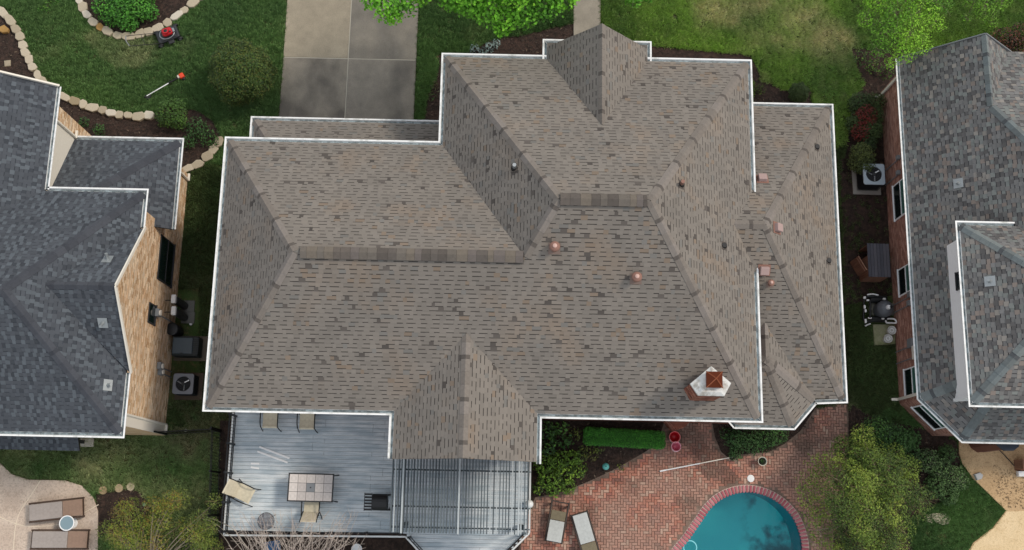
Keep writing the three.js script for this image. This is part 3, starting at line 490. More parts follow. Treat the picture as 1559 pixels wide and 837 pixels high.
// ---------- the neighbour with the slate-blue roof ----------
const tanBrick = [0xd8bd9c, 0xcfb190, 0xdec8ac, 0xc6a582, 0xdbc3a6, 0xb8956f, 0xd5b897, 0xe0cdb3].map((c) => lin(c));
const blueHouse = thing('tan_brick_house', 'tan brick two storey house with slate blue shingle roof', 'house');
{
  const blue = { e: 0.146, tw: [0.09, 0.16], gw: [0.09, 0.18], band: 0.028, thick: 0.011, seed: 211, dash: lin(0x343941), capBeat: 9, mat: vcMat(0.97), capLen: 0.35,
    tone: (a, b, p, tooth) => { let c = mix3(lin(0x43484f), lin(0x4c5158), clamp(0.5 + noiseTone(p))); if (tooth && a < 0.5) c = lin(0x555c63); else if (!tooth && a < 0.3) c = lin(0x3a3f46); return mul3(c, 0.88 + 0.24 * b); },
    caps: [0x474b53, 0x4c5058, 0x43474f, 0x3d4149].map((c) => mat(c, 0.95, 0, { map: fineTex })) };
  const g = 0.1, P = (x, h, z) => V(x, h, z), he = 5.5, E = -12.23 - g, N = -10.35 + g, S = -2.1 - g;
  const tanWall = textured(tex(256, 2, (x, y) => mul3(mix3(rgb(0xc0a27c), rgb(0xcdb492), clamp(0.5 + 2 * fbm(x * 4, y * 4, 3))), 0.9 + 0.2 * grainR())), 0.95);
  const wx = -12.63, body = wallSolid(blueHouse, [[wx, -2.5], [wx, -9.95], [-24, -9.95], [-24, -2.5]], 0, 5.5, tanWall);
  brickwork(body, [P(wx, 0, -2.95), P(wx, 0, -9.95), P(wx, 5.48, -9.95), P(wx, 5.48, -2.95)], [1, 0, 0], tanBrick, 1);
  { const t = new Tri(); t.poly([P(wx, 5.4, -9.0), P(wx, 5.4, -4.2), P(wx, 7.5, -6.6)], [1, 1, 1]); const q = t.geo(); q.deleteAttribute('color'); const ga = add('gable_wall', boxUV(q), tanWall, blueHouse); brickwork(ga, [P(wx, 5.49, -9.0), P(wx, 5.49, -4.2), P(wx, 7.5, -6.6)], [1, 0, 0], tanBrick, 7); }
  const lowB = wallSolid(blueHouse, [[wx, -9.9], [wx, -12.67], [-16.1, -12.67], [-16.1, -9.9]], 0, 3.05, tanWall); brickwork(lowB, [P(wx, 0, -9.95), P(wx, 0, -12.67), P(wx, 3, -12.67), P(wx, 3, -9.95)], [1, 0, 0], tanBrick, 3);
  const wing = wallSolid(blueHouse, [[-15.98, -9.9], [-15.98, -13.67], [-24, -13.67], [-24, -9.9]], 0, 5.5, tanWall, 'wing_wall'); brickwork(wing, [P(-15.98, 0, -13.05), P(-15.98, 0, -13.67), P(-15.98, 5.45, -13.67), P(-15.98, 5.45, -13.05)], [1, 0, 0], tanBrick, 5);
  for (let y = 2.9; y < 5.4; y += 0.18) add('siding_board', box(0.03, 0.176, 3.08, -15.965, y + 0.09, -11.5), M.offwhite, blueHouse);
  add('corner_board', box(0.05, 5.4, 0.4, wx + 0.012, 2.7, -2.72), M.offwhite, blueHouse);
  const hf = hipFaces([[E, S], [E, N], [-26, N], [-26, S]], he, [[E, 0, -1, 0, 1.05], [0, N, 0, 1, 0.75], [0, S, 0, -1, 0.75]]), apex = hf[0].reduce((a, p) => p.y > a.y ? p : a);
  const ge = -12.2, gN = -9.05, gS = -4.16, gm = -6.6, gh = 7.6, rx = E - (gh - he) / 1.05, vt = P(rx, gh, gm);
  const L1 = buildRoof(blueHouse, [[P(E, he, N), P(E, he, gN + 0.25), vt, apex], [P(E, he, S), P(E, he, gS - 0.25), vt, apex], hf[1], hf[2]], blue), fE = L1[1];
  const L3 = buildRoof(blueHouse, [[P(ge, he, gN), P(ge, gh, gm), P(rx - 0.1, gh, gm), P(E, he, gN)].slice(0, 3), [P(ge, he, gS), P(ge, gh, gm), P(rx - 0.1, gh, gm)]], { ...blue, seed: 231 });
  buildRoof(blueHouse, [[P(-15.58 - g, he, -14.0), P(-15.58 - g, he, -10.0), P(-19.6, he + 0.75 * 3.92, -6.2), P(-19.6, he + 0.75 * 3.92, -14.0)]], { ...blue, seed: 251 });
  { const a = P(-15.68, he + 0.02, -10.3), b = P(-19.6, he + 0.75 * 3.92 + 0.02, -5.2); } 
  const lE = -12.0 - g, lN = -13.07 + g;
  buildRoof(blueHouse, [[P(-15.98, 3, lN), P(lE, 3, lN), P(-15.15, 4.86, -9.95), P(-15.98, 4.86, -9.95)], [P(lE, 3, lN), P(lE, 3, -9.66), P(-12.7, 3.38, -9.66), P(-15.15, 4.86, -9.95)]], { ...blue, seed: 271 });
  buildRoof(blueHouse, [[P(-14.55, 3, -1.74), P(-26, 3, -1.74), P(-26, 3.6, -2.7), P(-14.55, 3.6, -2.7)]], { ...blue, seed: 291 });
  wallSolid(blueHouse, [[-14.7, -1.9], [-26, -1.9], [-26, -2.6], [-14.7, -2.6]], 2.85, 3.0, M.darkGrey, 'porch_beam'); add('porch_post', box(0.12, 2.85, 0.12, -15.6, 1.42, -2.2), M.darkGrey, blueHouse);
  const gt = (a, b, o, m0 = 0, m1 = 0) => gutter(blueHouse, a, b, o, m0, m1);
  gt(P(E, he, N), P(E, he, gN), [1, 0, 0], 1, 0); gt(P(E, he, gS), P(E, he, S), [1, 0, 0], 0, 1); gt(P(E, he, S), P(-26, he, S), [0, 0, 1], 1, 0); gt(P(-15.58, he, N), P(E, he, N), [0, 0, -1], 0, 1); gt(P(-15.68, he, -14.0), P(-15.68, he, -10.3), [1, 0, 0], 0, 0); gt(P(lE, 3, lN), P(lE, 3, -9.66), [1, 0, 0], 1, 0); gt(P(-15.9, 3, lN), P(lE, 3, lN), [0, 0, -1], 0, 1);
  for (const [a, b] of [[P(-12.16, he, gN), P(-12.16, gh + 0.02, gm)], [P(-12.16, he, gS), P(-12.16, gh + 0.02, gm)]]) add('rake_board', bar(a, b, 0.05, 0.12), M.offwhite, blueHouse);
  add('rake_board', bar(P(-15.62, he, -14.02), P(-19.6, he + 2.94, -14.02), 0.06, 0.2), M.offwhite, blueHouse);
  const spout = (x, z, y0, y1, foot) => { add('downspout', [rbox(0.09, y1 - y0, 0.07, 0.015, x, (y0 + y1) / 2, z), rbox(0.09, 0.08, 0.3, 0.02, x + foot[0], y0 + 0.05, z + foot[1])], M.offwhite, blueHouse); };
  spout(wx + 0.06, -2.9, 0.1, 5.4, [0.02, 0.14]); spout(-15.9, -13.05, 3.0, 5.4, [0.02, -0.1]); spout(wx + 0.06, -12.4, 0.1, 2.9, [0.02, -0.12]);
  windowOn(blueHouse, P(wx + 0.012, 1.75, -8.75), [1, 0, 0], 1.55, 1.5, M.darkGrey, 2); windowOn(blueHouse, P(wx + 0.012, 2.75, -6.6), [1, 0, 0], 0.62, 0.62, M.darkGrey, 1);
  const meter = (px, py, h, w, d) => { const p = G(px, py, h), q = new THREE.Group(); q.name = 'meter_box'; q.position.set(wx + 0.012, h, p.z); blueHouse.add(q); add('case', rbox(0.14, d, w, 0.02, 0.08, 0, 0), M.grey, q); add('dial', cyl(w * 0.36, w * 0.36, 0.06, 0, 0, 0, 16).rotateZ(Math.PI / 2).translate(0.17, 0.02, 0), M.offwhite, q); add('conduit', cyl(0.025, 0.025, h - 0.2, 0.05, -h / 2, 0.03, 8), M.grey, q); };
  meter(243, 557, 1.5, 0.26, 0.4); meter(243, 566, 1.4, 0.24, 0.3); meter(234, 476, 2.3, 0.28, 0.3);
  const roofVent = (px, py, f) => { const q = new THREE.Group(); q.name = 'roof_vent'; blueHouse.add(q); tilt(q, f.n, onFace(px, py, f)); add('flashing', box(0.3, 0.012, 0.36, 0, 0.02, 0), M.galv, q); add('stack', cyl(0.05, 0.06, 0.24, 0, 0.12, 0, 12), M.galv, q); };
  roofVent(164, 586, fE); roofVent(157, 491, L3[1]); roofVent(164, 395, L3[0]);
}
// ---------- the neighbour with the weathered grey roof ----------
const greyHouse = thing('red_brick_house', 'red brick house with patchy grey shingle roof and white upper storey', 'house');
{
  const grey = { e: 0.15, tw: [0.13, 0.18], gw: [0.12, 0.19], band: 0.03, thick: 0.014, seed: 311, dash: lin(0x37373a), capBeat: 5, mat: vcMat(0.97), capLen: 0.35,
    tone: (a, b, p) => { const k = clamp(0.5 + 1.3 * noiseTone(p)); let c = mix3(lin(0x727272), lin(0x686867), k); if (a < 0.1) c = lin(0x827e79); else if (a < 0.2) c = lin(0x7a716b); else if (a < 0.42) c = lin(0x585757); else if (a < 0.6) c = lin(0x727674); return mul3(c, 0.88 + 0.24 * b); },
    caps: [0x737c7e, 0x7c8484, 0x6c7374, 0x55595c].map((c) => mat(c, 0.95, 0, { map: fineTex })) };
  const g = 0.1, P = (x, h, z) => V(x, h, z), he = 2.9, W = 14.47 + g, p = 0.97, Z0 = -16.9, rx = 16.84, rh = he + p * (rx - W), rz = -14.19, zs = -4.16, h = (x) => he + p * (x - W);
  const redWall = textured(tex(256, 2, (x, y) => mul3(mix3(rgb(0xa78071), rgb(0x967062), clamp(0.5 + 2 * fbm(x * 3, y * 9, 3))), 0.85 + 0.3 * grainR())), 0.95);
  const wx = 14.87, cut = [[wx, -4.25], [16.05, -3.07]];
  const body = wallSolid(greyHouse, [[wx, -16.75], ...cut, [26, -3.07], [26, -16.75]], 0, 2.9, redWall);
  const rb = [0xad8272, 0x9e7464, 0xb58c7c, 0x94695a].map((c) => lin(c));
  brickwork(body, [P(wx, 0, -16.75), P(wx, 0, -4.25), P(wx, 2.85, -4.25), P(wx, 2.85, -16.75)], [-1, 0, 0], rb, 1); brickwork(body, [P(wx, 0, -4.25), P(16.05, 0, -3.07), P(16.05, 2.85, -3.07), P(wx, 2.85, -4.25)], [-1, 0, 1], rb, 2);
  const C1 = P(W + 1.7, he + p * 1.7, zs - 0.704), C2 = P(16.655, he + p * 1.7, -4.47), c0 = P(W, he, zs), c1 = P(15.95, he, -2.77);
  const X = 18.6, hz = rz + (h(X) - rh) / 0.5;
  const F = buildRoof(greyHouse, [
    [P(W, he, Z0), P(W, he, rz), P(rx, rh, rz), P(rx, rh, Z0)],
    [P(W, he, rz), c0, C1, P(C1.x, C1.y, rz)], [P(C1.x, C1.y, rz), C1, P(X, h(X), C1.z), P(X, h(X), hz), P(rx, rh, rz)],
    [c0, c1, C2, C1], [c1, P(26, he, -2.77), P(26, C2.y, C2.z), C2],
    [P(rx, rh, Z0), P(rx, rh, rz), P(rx + 2.37, rh - p * 2.37, rz - p * 2.37 / 0.5 > Z0 ? rz - p * 2.37 / 0.5 : Z0), P(rx + 2.37, rh - p * 2.37, Z0)].slice(0, 4),
    [P(rx, rh, rz), P(X, h(X), hz), P(26, h(X), hz), P(26, rh - 1.35, rz - 2.7), P(rx + 1.39, rh - 1.35, rz - 2.7)],
  ], grey);
  // upper storey
  const brightSiding = mat(0xf7f9fb, 0.5);
  wallSolid(greyHouse, [[15.5, -4.0], [15.5, -9.45], [26, -9.45], [26, -4.0]], 2.8, 5.5, brightSiding, 'upper_wall');
  for (let y = 3.7; y < 5.45; y += 0.2) add('siding_board', box(0.03, 0.196, 5.44, 15.49, y + 0.1, -6.725), brightSiding, greyHouse);
  add('corner_board', box(0.12, 1.9, 0.1, 15.44, 4.6, -4.02), M.trim, greyHouse);
  windowOn(greyHouse, P(15.47, 4.75, G(1456, 425, 4.8).z), [-1, 0, 0], 0.5, 0.55, M.darkGrey, 1);
  const U = buildRoof(greyHouse, hipFaces([[15.24, -9.73], [15.24, -3.76], [26, -3.76], [26, -9.73]], 5.5, [[15.24, 0, 1, 0, 0.75], [0, -9.73, 0, 1, 0.75], [0, -3.76, 0, -1, 0.58]]), { ...grey, seed: 341 });
  const gt = (a, b, o, m0 = 0, m1 = 0) => gutter(greyHouse, a, b, o, m0, m1);
  gt(P(W, he, Z0), P(W, he, zs), [-1, 0, 0], 0, 0.4); const q = Math.SQRT1_2; gt(c0, c1, [-q, 0, q], 0.4, 0.4); gt(c1, P(26, he, -2.77), [0, 0, 1], 0.4, 0); gt(P(15.24, 5.5, -9.73), P(15.24, 5.5, -3.76), [-1, 0, 0], 1, 1); gt(P(15.24, 5.5, -3.76), P(26, 5.5, -3.76), [0, 0, 1], 1, 0); gt(P(15.24, 5.5, -9.73), P(17.1, 5.5, -9.73), [0, 0, -1], 1, 0);
  const spout = (x, z) => add('downspout', [rbox(0.08, 2.7, 0.1, 0.015, x, 1.4, z), rbox(0.26, 0.08, 0.1, 0.02, x - 0.12, 0.08, z)], M.offwhite, greyHouse);
  spout(wx - 0.07, -16.55); spout(wx - 0.07, -4.4);
  const ww = (py, w) => windowOn(greyHouse, P(wx - 0.012, 1.55, G(1375, py, 1.5).z), [-1, 0, 0], w, 1.5, M.trim, 2, [M.glass, M.screenGreen]);
  ww(302, 1.3); ww(425, 0.95); ww(580, 0.95); windowOn(greyHouse, P(15.46 - 0.012, 1.55, -3.66), [-q, 0, q], 1.05, 1.5, M.trim, 2, [M.glass, M.screenGreen]);
  for (const [py, y, s] of [[240, 1.6, 0.16], [263, 1.5, 0.16], [448, 1.9, 0.2], [461, 1.8, 0.2], [522, 1.7, 0.34], [535, 2.2, 0.5]]) { const b = new THREE.Group(); b.name = 'utility_box'; b.position.set(wx - 0.02, y, G(1380, py, y).z); greyHouse.add(b); add('case', rbox(0.14, s * 1.2, s, 0.02, -0.06, 0, 0), y > 2.1 ? M.offwhite : M.grey, b); add('conduit', cyl(0.02, 0.02, y - 0.1, -0.03, -y / 2, s * 0.3, 8), M.grey, b); }
  const roofVent = (px, py, f) => { const v = new THREE.Group(); v.name = 'roof_vent'; greyHouse.add(v); tilt(v, f.n, onFace(px, py, f)); add('flashing', box(0.34, 0.012, 0.34, 0, 0.02, 0), M.galv, v); add('stack', cyl(0.05, 0.07, 0.22, 0, 0.12, 0, 12), M.galv, v); };
  roofVent(1459, 279, F[1]); roofVent(1507, 428, U[0]);
  add('rake_board', bar(P(W - 0.02, he, Z0 - 0.03), P(rx, rh, Z0 - 0.03), 0.04, 0.1), M.grey, greyHouse); add('rake_board', bar(P(rx, rh, Z0 - 0.03), P(rx + 2.37, he, Z0 - 0.03), 0.04, 0.1), M.grey, greyHouse);
  { const t = new Tri(); t.poly([P(W + 0.3, he - 0.05, -16.7), P(rx + 2, he - 0.05, -16.7), P(rx, rh - 0.2, -16.7)], [1, 1, 1]); const k = t.geo(); k.deleteAttribute('color'); add('gable_face', boxUV(k), redWall, greyHouse); }
}
// ---------- timber deck, railing and pergola ----------
const DY = 1.2;
{
  const deck = thing('timber_deck', 'weathered blue grey timber deck with black railing behind the house', 'deck'), r = rng(21);
  const tone = [0xffffff, 0xe6ecf0, 0xd6dee4, 0xf4f6f4, 0xc9d3da].map((c) => textured(woodTex, 0.85, { color: c }));
  const shadeTone = [0x4c5356, 0x565d60, 0x444b4f, 0x5f6668, 0x3e4548].map((c) => textured(woodTex, 0.75, { color: c })), bw = 0.142;  // darker board colours: shade below the pergola slats painted in
  for (let z = -3.34; z < 2.9; z += bw) {
    let x0 = -9.78, x1 = 0.92; if (z > 0.88) { x0 = Math.min(-2.55, -3.42 + (z - 0.88)); x1 = Math.max(0.1, 0.9 - (z - 0.72)); }
    const joints = [x0, ...[-6.9, -4.75, -3.55, -1.2].map((j) => j === -3.55 ? j : j + (r() < 0.5 ? 0 : 0.42)).filter((j) => j > x0 + 0.5 && j < x1 - 0.5 && (j === -3.55 || r() < 0.6)), x1];
    for (let k = 0; k + 1 < joints.length; k++) add('deck_board', boxUV(rbox(joints[k + 1] - joints[k] - 0.005, 0.03, bw - 0.006, 0.005, (joints[k] + joints[k + 1]) / 2, DY - 0.015 + (r() - 0.5) * 0.003, z)), (joints[k] > -3.9 && z < 0.72 ? shadeTone : tone)[Math.floor(r() * 5)], deck);
  }
  const jm = mat(0x4b4a46, 0.95); for (let x = -9.6; x < 0.9; x += 0.6) add('joist', box(0.05, 0.2, x > -2.9 && x < 0.2 ? 6 : 4.2, x, DY - 0.135, x > -2.9 && x < 0.2 ? -0.35 : -1.25), jm, deck);
  const rim = mat(0xe9eded, 0.8, 0, { map: fineTex }), pts = [V(-9.85, 0, -3.3), V(-9.85, 0, 1.02), V(-3.42, 0, 0.95), V(-2.55, 0, 1.82), V(-2.55, 0, 2.9)], ptr = [V(0.97, 0, -1.9), V(0.97, 0, 0.74), V(0.12, 0, 1.6), V(0.12, 0, 2.9)];
  const railM = M.iron;
  for (const L of [pts, ptr]) for (let k = 0; k + 1 < L.length; k++) {
    const a = L[k], b = L[k + 1], t = b.clone().sub(a), len = t.length(); t.normalize(); const side = V(-t.z, 0, t.x); if (side.dot(V(-4.4, 0, -0.5).sub(a)) < 0) side.negate();
    const at = (s, y, o = 0) => a.clone().addScaledVector(t, s).addScaledVector(side, o).setY(y);
    add('rim_board', bar(at(0, DY - 0.1), at(len, DY - 0.1), 0.06, 0.22), rim, deck);
    if (L === ptr && k === 0) continue;
    const i = 0.13; add('top_rail', bar(at(i, DY + 0.95, i), at(len - i, DY + 0.95, i), 0.035, 0.03), railM, deck); add('bottom_rail', bar(at(i, DY + 0.1, i), at(len - i, DY + 0.1, i), 0.035, 0.03), railM, deck);
    const bg = new THREE.BoxGeometry(0.012, 0.85, 0.012), pg = new THREE.BoxGeometry(0.065, 1.08, 0.065);
    for (let s = i + 0.1; s < len - i; s += 0.115) { const o = add('baluster', bg, railM, deck); o.position.copy(at(s, DY + 0.525, i)); }
    for (let s = 0; s <= Math.ceil(len / 1.4); s++) { const o = add('rail_post', pg, railM, deck); o.position.copy(at(lerp(i, len - i, s / Math.ceil(len / 1.4)), DY + 0.54, i)); }
  }
  for (const [x, z] of [[-9.6, 0.7], [-6.6, 0.75], [-3.7, 0.7], [0.7, 0.5], [-9.6, -2.8], [-2.3, 1.9], [-0.2, 1.7]]) add('support_post', box(0.14, DY - 0.2, 0.14, x, (DY - 0.2) / 2, z), jm, deck);
}
{
  const pg = thing('pergola', 'weathered slatted pergola over the deck below the rear gable', 'pergola'), r = rng(31);
  const wood = [0x5e686d, 0x6b767b, 0x525c61, 0xb7c0c3].map((c) => mat(c, 0.9, 0, { map: fineTex })), Y = 3.7, x0 = -3.72, x1 = 0.9, z0 = -1.93, z1 = 0.75;
  for (let x = x0, k = 0; x <= x1; x += 0.1035, k++) add('slat', boxUV(rbox(0.04, 0.19, z1 - z0 + (r() - 0.5) * 0.05, 0.006, x + (r() - 0.5) * 0.012, Y - 0.1, (z0 + z1) / 2), 2), wood[r() < 0.1 ? 3 : Math.floor(r() * 3)], pg);
  for (const py of [716, 772, 804]) { const z = G(700, py, Y - 0.1).z; add('purlin', boxUV(rbox(x1 - x0 + 0.06, 0.09, 0.045, 0.006, (x0 + x1) / 2, Y - 0.235, z), 2), wood[1], pg); }
  for (const px of [613, 699, 790]) { const x = G(px, 750, Y).x; add('rafter', boxUV(rbox(0.06, 0.14, z1 - z0 + 0.06, 0.008, x, Y - 0.02, (z0 + z1) / 2), 2), wood[3], pg); }
  for (const x of [-3.4, 0.66]) add('post', boxUV(box(0.12, Y - DY - 0.19, 0.12, x, (Y + DY - 0.19) / 2, 0.5)), wood[0], pg);
}
{ // globe on the deck corner post
  const p = G(806, 767, 1.45), t = thing('globe_lamp', 'white globe lamp on the deck edge beside the pergola', 'lamp', [p.x, 0, p.z]);
  add('post', cyl(0.03, 0.03, 1.35, 0, 0.67, 0, 10), M.grey, t); add('globe', new THREE.SphereGeometry(0.145, 20, 14).translate(0, 1.45, 0), mat(0xdfe4e4, 0.35), t); add('collar', cyl(0.06, 0.05, 0.05, 0, 1.33, 0, 14), M.grey, t);
}
{ // tiled table
  const p = G(473, 742, DY + 0.72), t = thing('patio_table', 'rectangular patio table with square pale tiles on the deck', 'table', [p.x, DY, p.z], -0.005), r = rng(6);
  add('frame', [box(1.6, 0.04, 0.04, 0, 0.71, 0.475), box(1.6, 0.04, 0.04, 0, 0.71, -0.475), box(0.04, 0.04, 0.95, 0.78, 0.71, 0), box(0.04, 0.04, 0.95, -0.78, 0.71, 0), box(1.54, 0.02, 0.92, 0, 0.695, 0)], M.darkGrey, t);
  const tl = [0xd5cdc6, 0xcdc5bf, 0xdcd5cf, 0xc8c1bc].map((c) => mat(c, 0.6, 0, { map: fineTex })), g = boxUV(rbox(0.294, 0.018, 0.294, 0.006), 2);
  for (let i = 0; i < 5; i++) for (let j = 0; j < 3; j++) { const o = add('tile', g, i === 2 && j === 1 ? M.grey : tl[Math.floor(r() * 4)], t); o.position.set((i - 2) * 0.304, 0.72 + r() * 0.002, (j - 1) * 0.304); }
  add('umbrella_hole', cyl(0.025, 0.025, 0.01, 0, 0.733, 0, 12), M.black, t);
  for (const sx of [-1, 1]) for (const sz of [-1, 1]) add('leg', tube([[sx * 0.72, 0.7, sz * 0.42], [sx * 0.76, 0.35, sz * 0.44], [sx * 0.86, 0, sz * 0.47]], 0.022, 8, 8), M.iron, t);
}
const chairProto = (() => {
  const t = new THREE.Group(); // faces +z
  const sling = (pts, w) => { const g = new Tri(); const n = pts.length; for (let i = 0; i + 1 < n; i++) for (const s of [0, 1]) { const o = s * 0.014; const a = pts[i], b = pts[i + 1]; const q = [V(-w, a[0] - o, a[1]), V(w, a[0] - o, a[1]), V(w, b[0] - o, b[1]), V(-w, b[0] - o, b[1])]; g.poly(s ? q.reverse() : q, [1, 1, 1]); } const k = g.geo(); k.deleteAttribute('color'); return boxUV(k, 2); };
  add('seat', sling([[0.43, -0.2], [0.4, 0], [0.41, 0.2], [0.43, 0.28], [0.39, 0.33]], 0.265), M.cushion, t); add('backrest', sling([[0.43, -0.2], [0.62, -0.31], [0.82, -0.42], [0.97, -0.5], [1.0, -0.55]], 0.265), M.cushion, t);
  for (const s of [-1, 1]) {
    add('arm', tube([[s * 0.3, 0.68, -0.34], [s * 0.31, 0.66, -0.1], [s * 0.31, 0.64, 0.15], [s * 0.3, 0.56, 0.3]], 0.02, 10, 8), M.iron, t);
    add('front_leg', tube([[s * 0.3, 0.56, 0.3], [s * 0.31, 0.3, 0.36], [s * 0.33, 0, 0.42]], 0.017, 8, 8), M.iron, t); add('rear_leg', tube([[s * 0.29, 1.0, -0.55], [s * 0.285, 0.45, -0.2], [s * 0.3, 0.2, -0.3], [s * 0.33, 0, -0.46]], 0.017, 12, 8), M.iron, t);
  }
  return t;
})();
for (const [px, py, a, label] of [[411, 637, 0, 'cream sling chair under the eave, beside the deck corner railing'], [467, 639, 0, 'cream sling chair under the eave, between its twin and the gable'], [370, 750, 1.15, 'cream sling chair angled against the side railing of the deck'], [474, 770, Math.PI, 'cream sling chair pushed up to the tiled table']]) {
  const p = G(px, py, DY + 0.5), c = chairProto.clone(); c.name = numbered('sling_chair'); c.position.set(p.x, DY, p.z); c.rotation.y = a; scene.add(c); tag(c, label, 'chair', 'sling chairs on the deck');
}
{ // charcoal grill
  const p = G(573, 764, DY + 0.8), t = thing('barbecue_grill', 'black barrel grill with a slatted side shelf beside the pergola', 'grill', [p.x, DY, p.z]);
  const prof = []; for (let i = 0; i <= 10; i++) { const a = i / 10 * Math.PI; prof.push(new THREE.Vector2(Math.cos(a) * 0.27, Math.sin(a) * 0.27)); }
  const drum = (flip) => new THREE.ExtrudeGeometry(new THREE.Shape(prof), { depth: 0.5, bevelEnabled: true, bevelSize: 0.015, bevelThickness: 0.015, bevelSegments: 2 }).rotateY(Math.PI / 2).scale(1, flip, 1).translate(-0.12, 0.8, 0);
  add('lid', drum(1), M.black, t); add('firebox', drum(-0.9), M.darkGrey, t); for (let i = 0; i < 6; i++) add('lid_rib', new THREE.TorusGeometry(0.276, 0.008, 6, 16, Math.PI).rotateY(Math.PI / 2).translate(-0.06 + i * 0.08, 0.8, 0), M.darkGrey, t);
  for (let i = 0; i < 6; i++) add('shelf_slat', box(0.26, 0.02, 0.07, -0.29, 0.8, -0.26 + i * 0.104), M.black, t); add('shelf_frame', [box(0.02, 0.03, 0.62, -0.42, 0.78, 0), box(0.02, 0.03, 0.62, -0.16, 0.78, 0)], M.iron, t);
  for (const x of [-0.13, 0.38]) for (const z of [-0.24, 0.24]) add('leg', box(0.03, 0.62, 0.03, x, 0.31, z), M.iron, t); for (const z of [-0.27, 0.27]) add('wheel', cyl(0.09, 0.09, 0.04, 0, 0, 0, 16).rotateX(Math.PI / 2).translate(0.38, 0.09, z), M.black, t);
}
{ // small round mesh table
  const p = G(405, 793, DY + 0.5), t = thing('round_side_table', 'small round dark mesh table near the deck railing', 'table', [p.x, DY, p.z]), g = [];
  for (let i = 0; i < 13; i++) { const d = -0.27 + i * 0.045, h = Math.sqrt(0.0784 - d * d); g.push(box(2 * h, 0.006, 0.02, 0, 0.5, d), box(0.02, 0.006, 2 * h, d, 0.5065, 0)); }
  add('mesh_top', g, mat(0x5c5a60, 0.7), t); add('rim', new THREE.TorusGeometry(0.285, 0.014, 8, 32).rotateX(Math.PI / 2).translate(0, 0.5, 0), mat(0x4a4a4e, 0.6), t);
  for (let i = 0; i < 4; i++) { const a = i * 1.571 + 0.8; add('leg', tube([[Math.cos(a) * 0.2, 0.49, Math.sin(a) * 0.2], [Math.cos(a) * 0.22, 0.25, Math.sin(a) * 0.22], [Math.cos(a) * 0.32, 0, Math.sin(a) * 0.32]], 0.012, 6, 6), M.iron, t); }
}
for (const [a, b, label] of [[[395, 680], [441, 697.5], 'long white batten on the deck, on the eave side of its pair'], [[392, 687], [438, 704], 'long white batten on the deck, on the table side of its pair'], [[382, 705.5], [395, 705.7], 'short white batten on the deck, closer to the long battens'], [[382, 711], [394.5, 713], 'short white batten on the deck, closer to the angled chair']]) {
  const p = G(...a, DY + 0.02), q = G(...b, DY + 0.02); tag(add('white_batten', boxUV(bar(p, q, 0.065, 0.03)), M.white), label, 'batten', 'white battens on the deck');
}
// ---------- sun loungers ----------
function lounger(name, label, px, py, turn, o) { // long axis z, head at -z
  const p = G(px, py, 0.35), t = thing(name, label, 'lounger', [p.x, o.y ?? 0.04, p.z], turn, o.group), L = o.L, w = o.w, m = o.frame;
  for (const s of [-1, 1]) { add('side_rail', rbox(0.06, 0.1, L, 0.015, s * w / 2, 0.3, 0), m, t); for (const z of [-L / 2 + 0.15, L / 2 - 0.15]) add('leg', rbox(0.06, 0.27, 0.06, 0.01, s * w / 2, 0.135, z), m, t); }
  for (const z of [-L / 2 + 0.04, L / 2 - 0.04]) add('cross_bar', rbox(w, 0.05, 0.05, 0.012, 0, 0.3, z), m, t);
  add('seat', boxUV(rbox(w - 0.08, 0.05, o.seat[1] - o.seat[0] - 0.01, 0.02, 0, 0.33, (o.seat[0] + o.seat[1]) / 2), 2), o.seatM, t);
  const bl = o.back[1] - o.back[0], bk = rbox(w - 0.08, 0.05, bl, 0.02); bk.translate(0, 0, -bl / 2 * Math.sign(o.lift || 1)); bk.rotateX(o.lift); bk.translate(0, 0.34, o.lift > 0 ? o.back[1] : o.back[0]); add('backrest', boxUV(bk, 2), o.backM, t);
}
const slingLight = mat(0xc3c9c8, 0.9, 0, { map: fineTex }), slingTan = mat(0x7d7560, 0.9, 0, { map: fineTex }), darkBrown = mat(0x3a322d, 0.7), wickerG = mat(0xa8a09b, 0.95, 0, { map: fineTex }), wickerB = mat(0x99806f, 0.95, 0, { map: fineTex }), wickerF = mat(0x4e3d33, 0.9, 0, { map: fineTex });
lounger('sun_lounger', 'dark framed lounger with tan seat and empty foot end on the bricks', 848, 794, 0.17 * -1, { L: 1.5, w: 0.62, frame: darkBrown, seat: [-0.4, -0.05], back: [-0.04, 0.72], lift: -0.16, seatM: slingTan, backM: slingLight, group: 'poolside loungers' });
lounger('sun_lounger', 'dark framed lounger with long pale grey sling on the bricks', 893, 820, 0.3, { L: 1.95, w: 0.62, frame: darkBrown, seat: [0.15, 0.9], back: [-0.92, 0.14], lift: 0.07, seatM: slingTan, backM: slingLight, group: 'poolside loungers' });
lounger('wicker_lounger', 'brown wicker lounger with grey cushion, above the round glass table', 87, 776, Math.PI / 2 + 0.13, { y: 0.06, L: 2.0, w: 0.66, frame: wickerF, seat: [-0.98, 0.22], back: [0.23, 0.98], lift: -0.12, seatM: wickerG, backM: wickerB, group: 'wicker loungers' });
lounger('wicker_lounger', 'brown wicker lounger beside the bare shrub and the glass table', 92, 821, Math.PI / 2 + 0.02, { y: 0.06, L: 2.1, w: 0.66, frame: wickerF, seat: [-1.0, 0.28], back: [0.29, 1.03], lift: -0.12, seatM: wickerG, backM: wickerB, group: 'wicker loungers' });
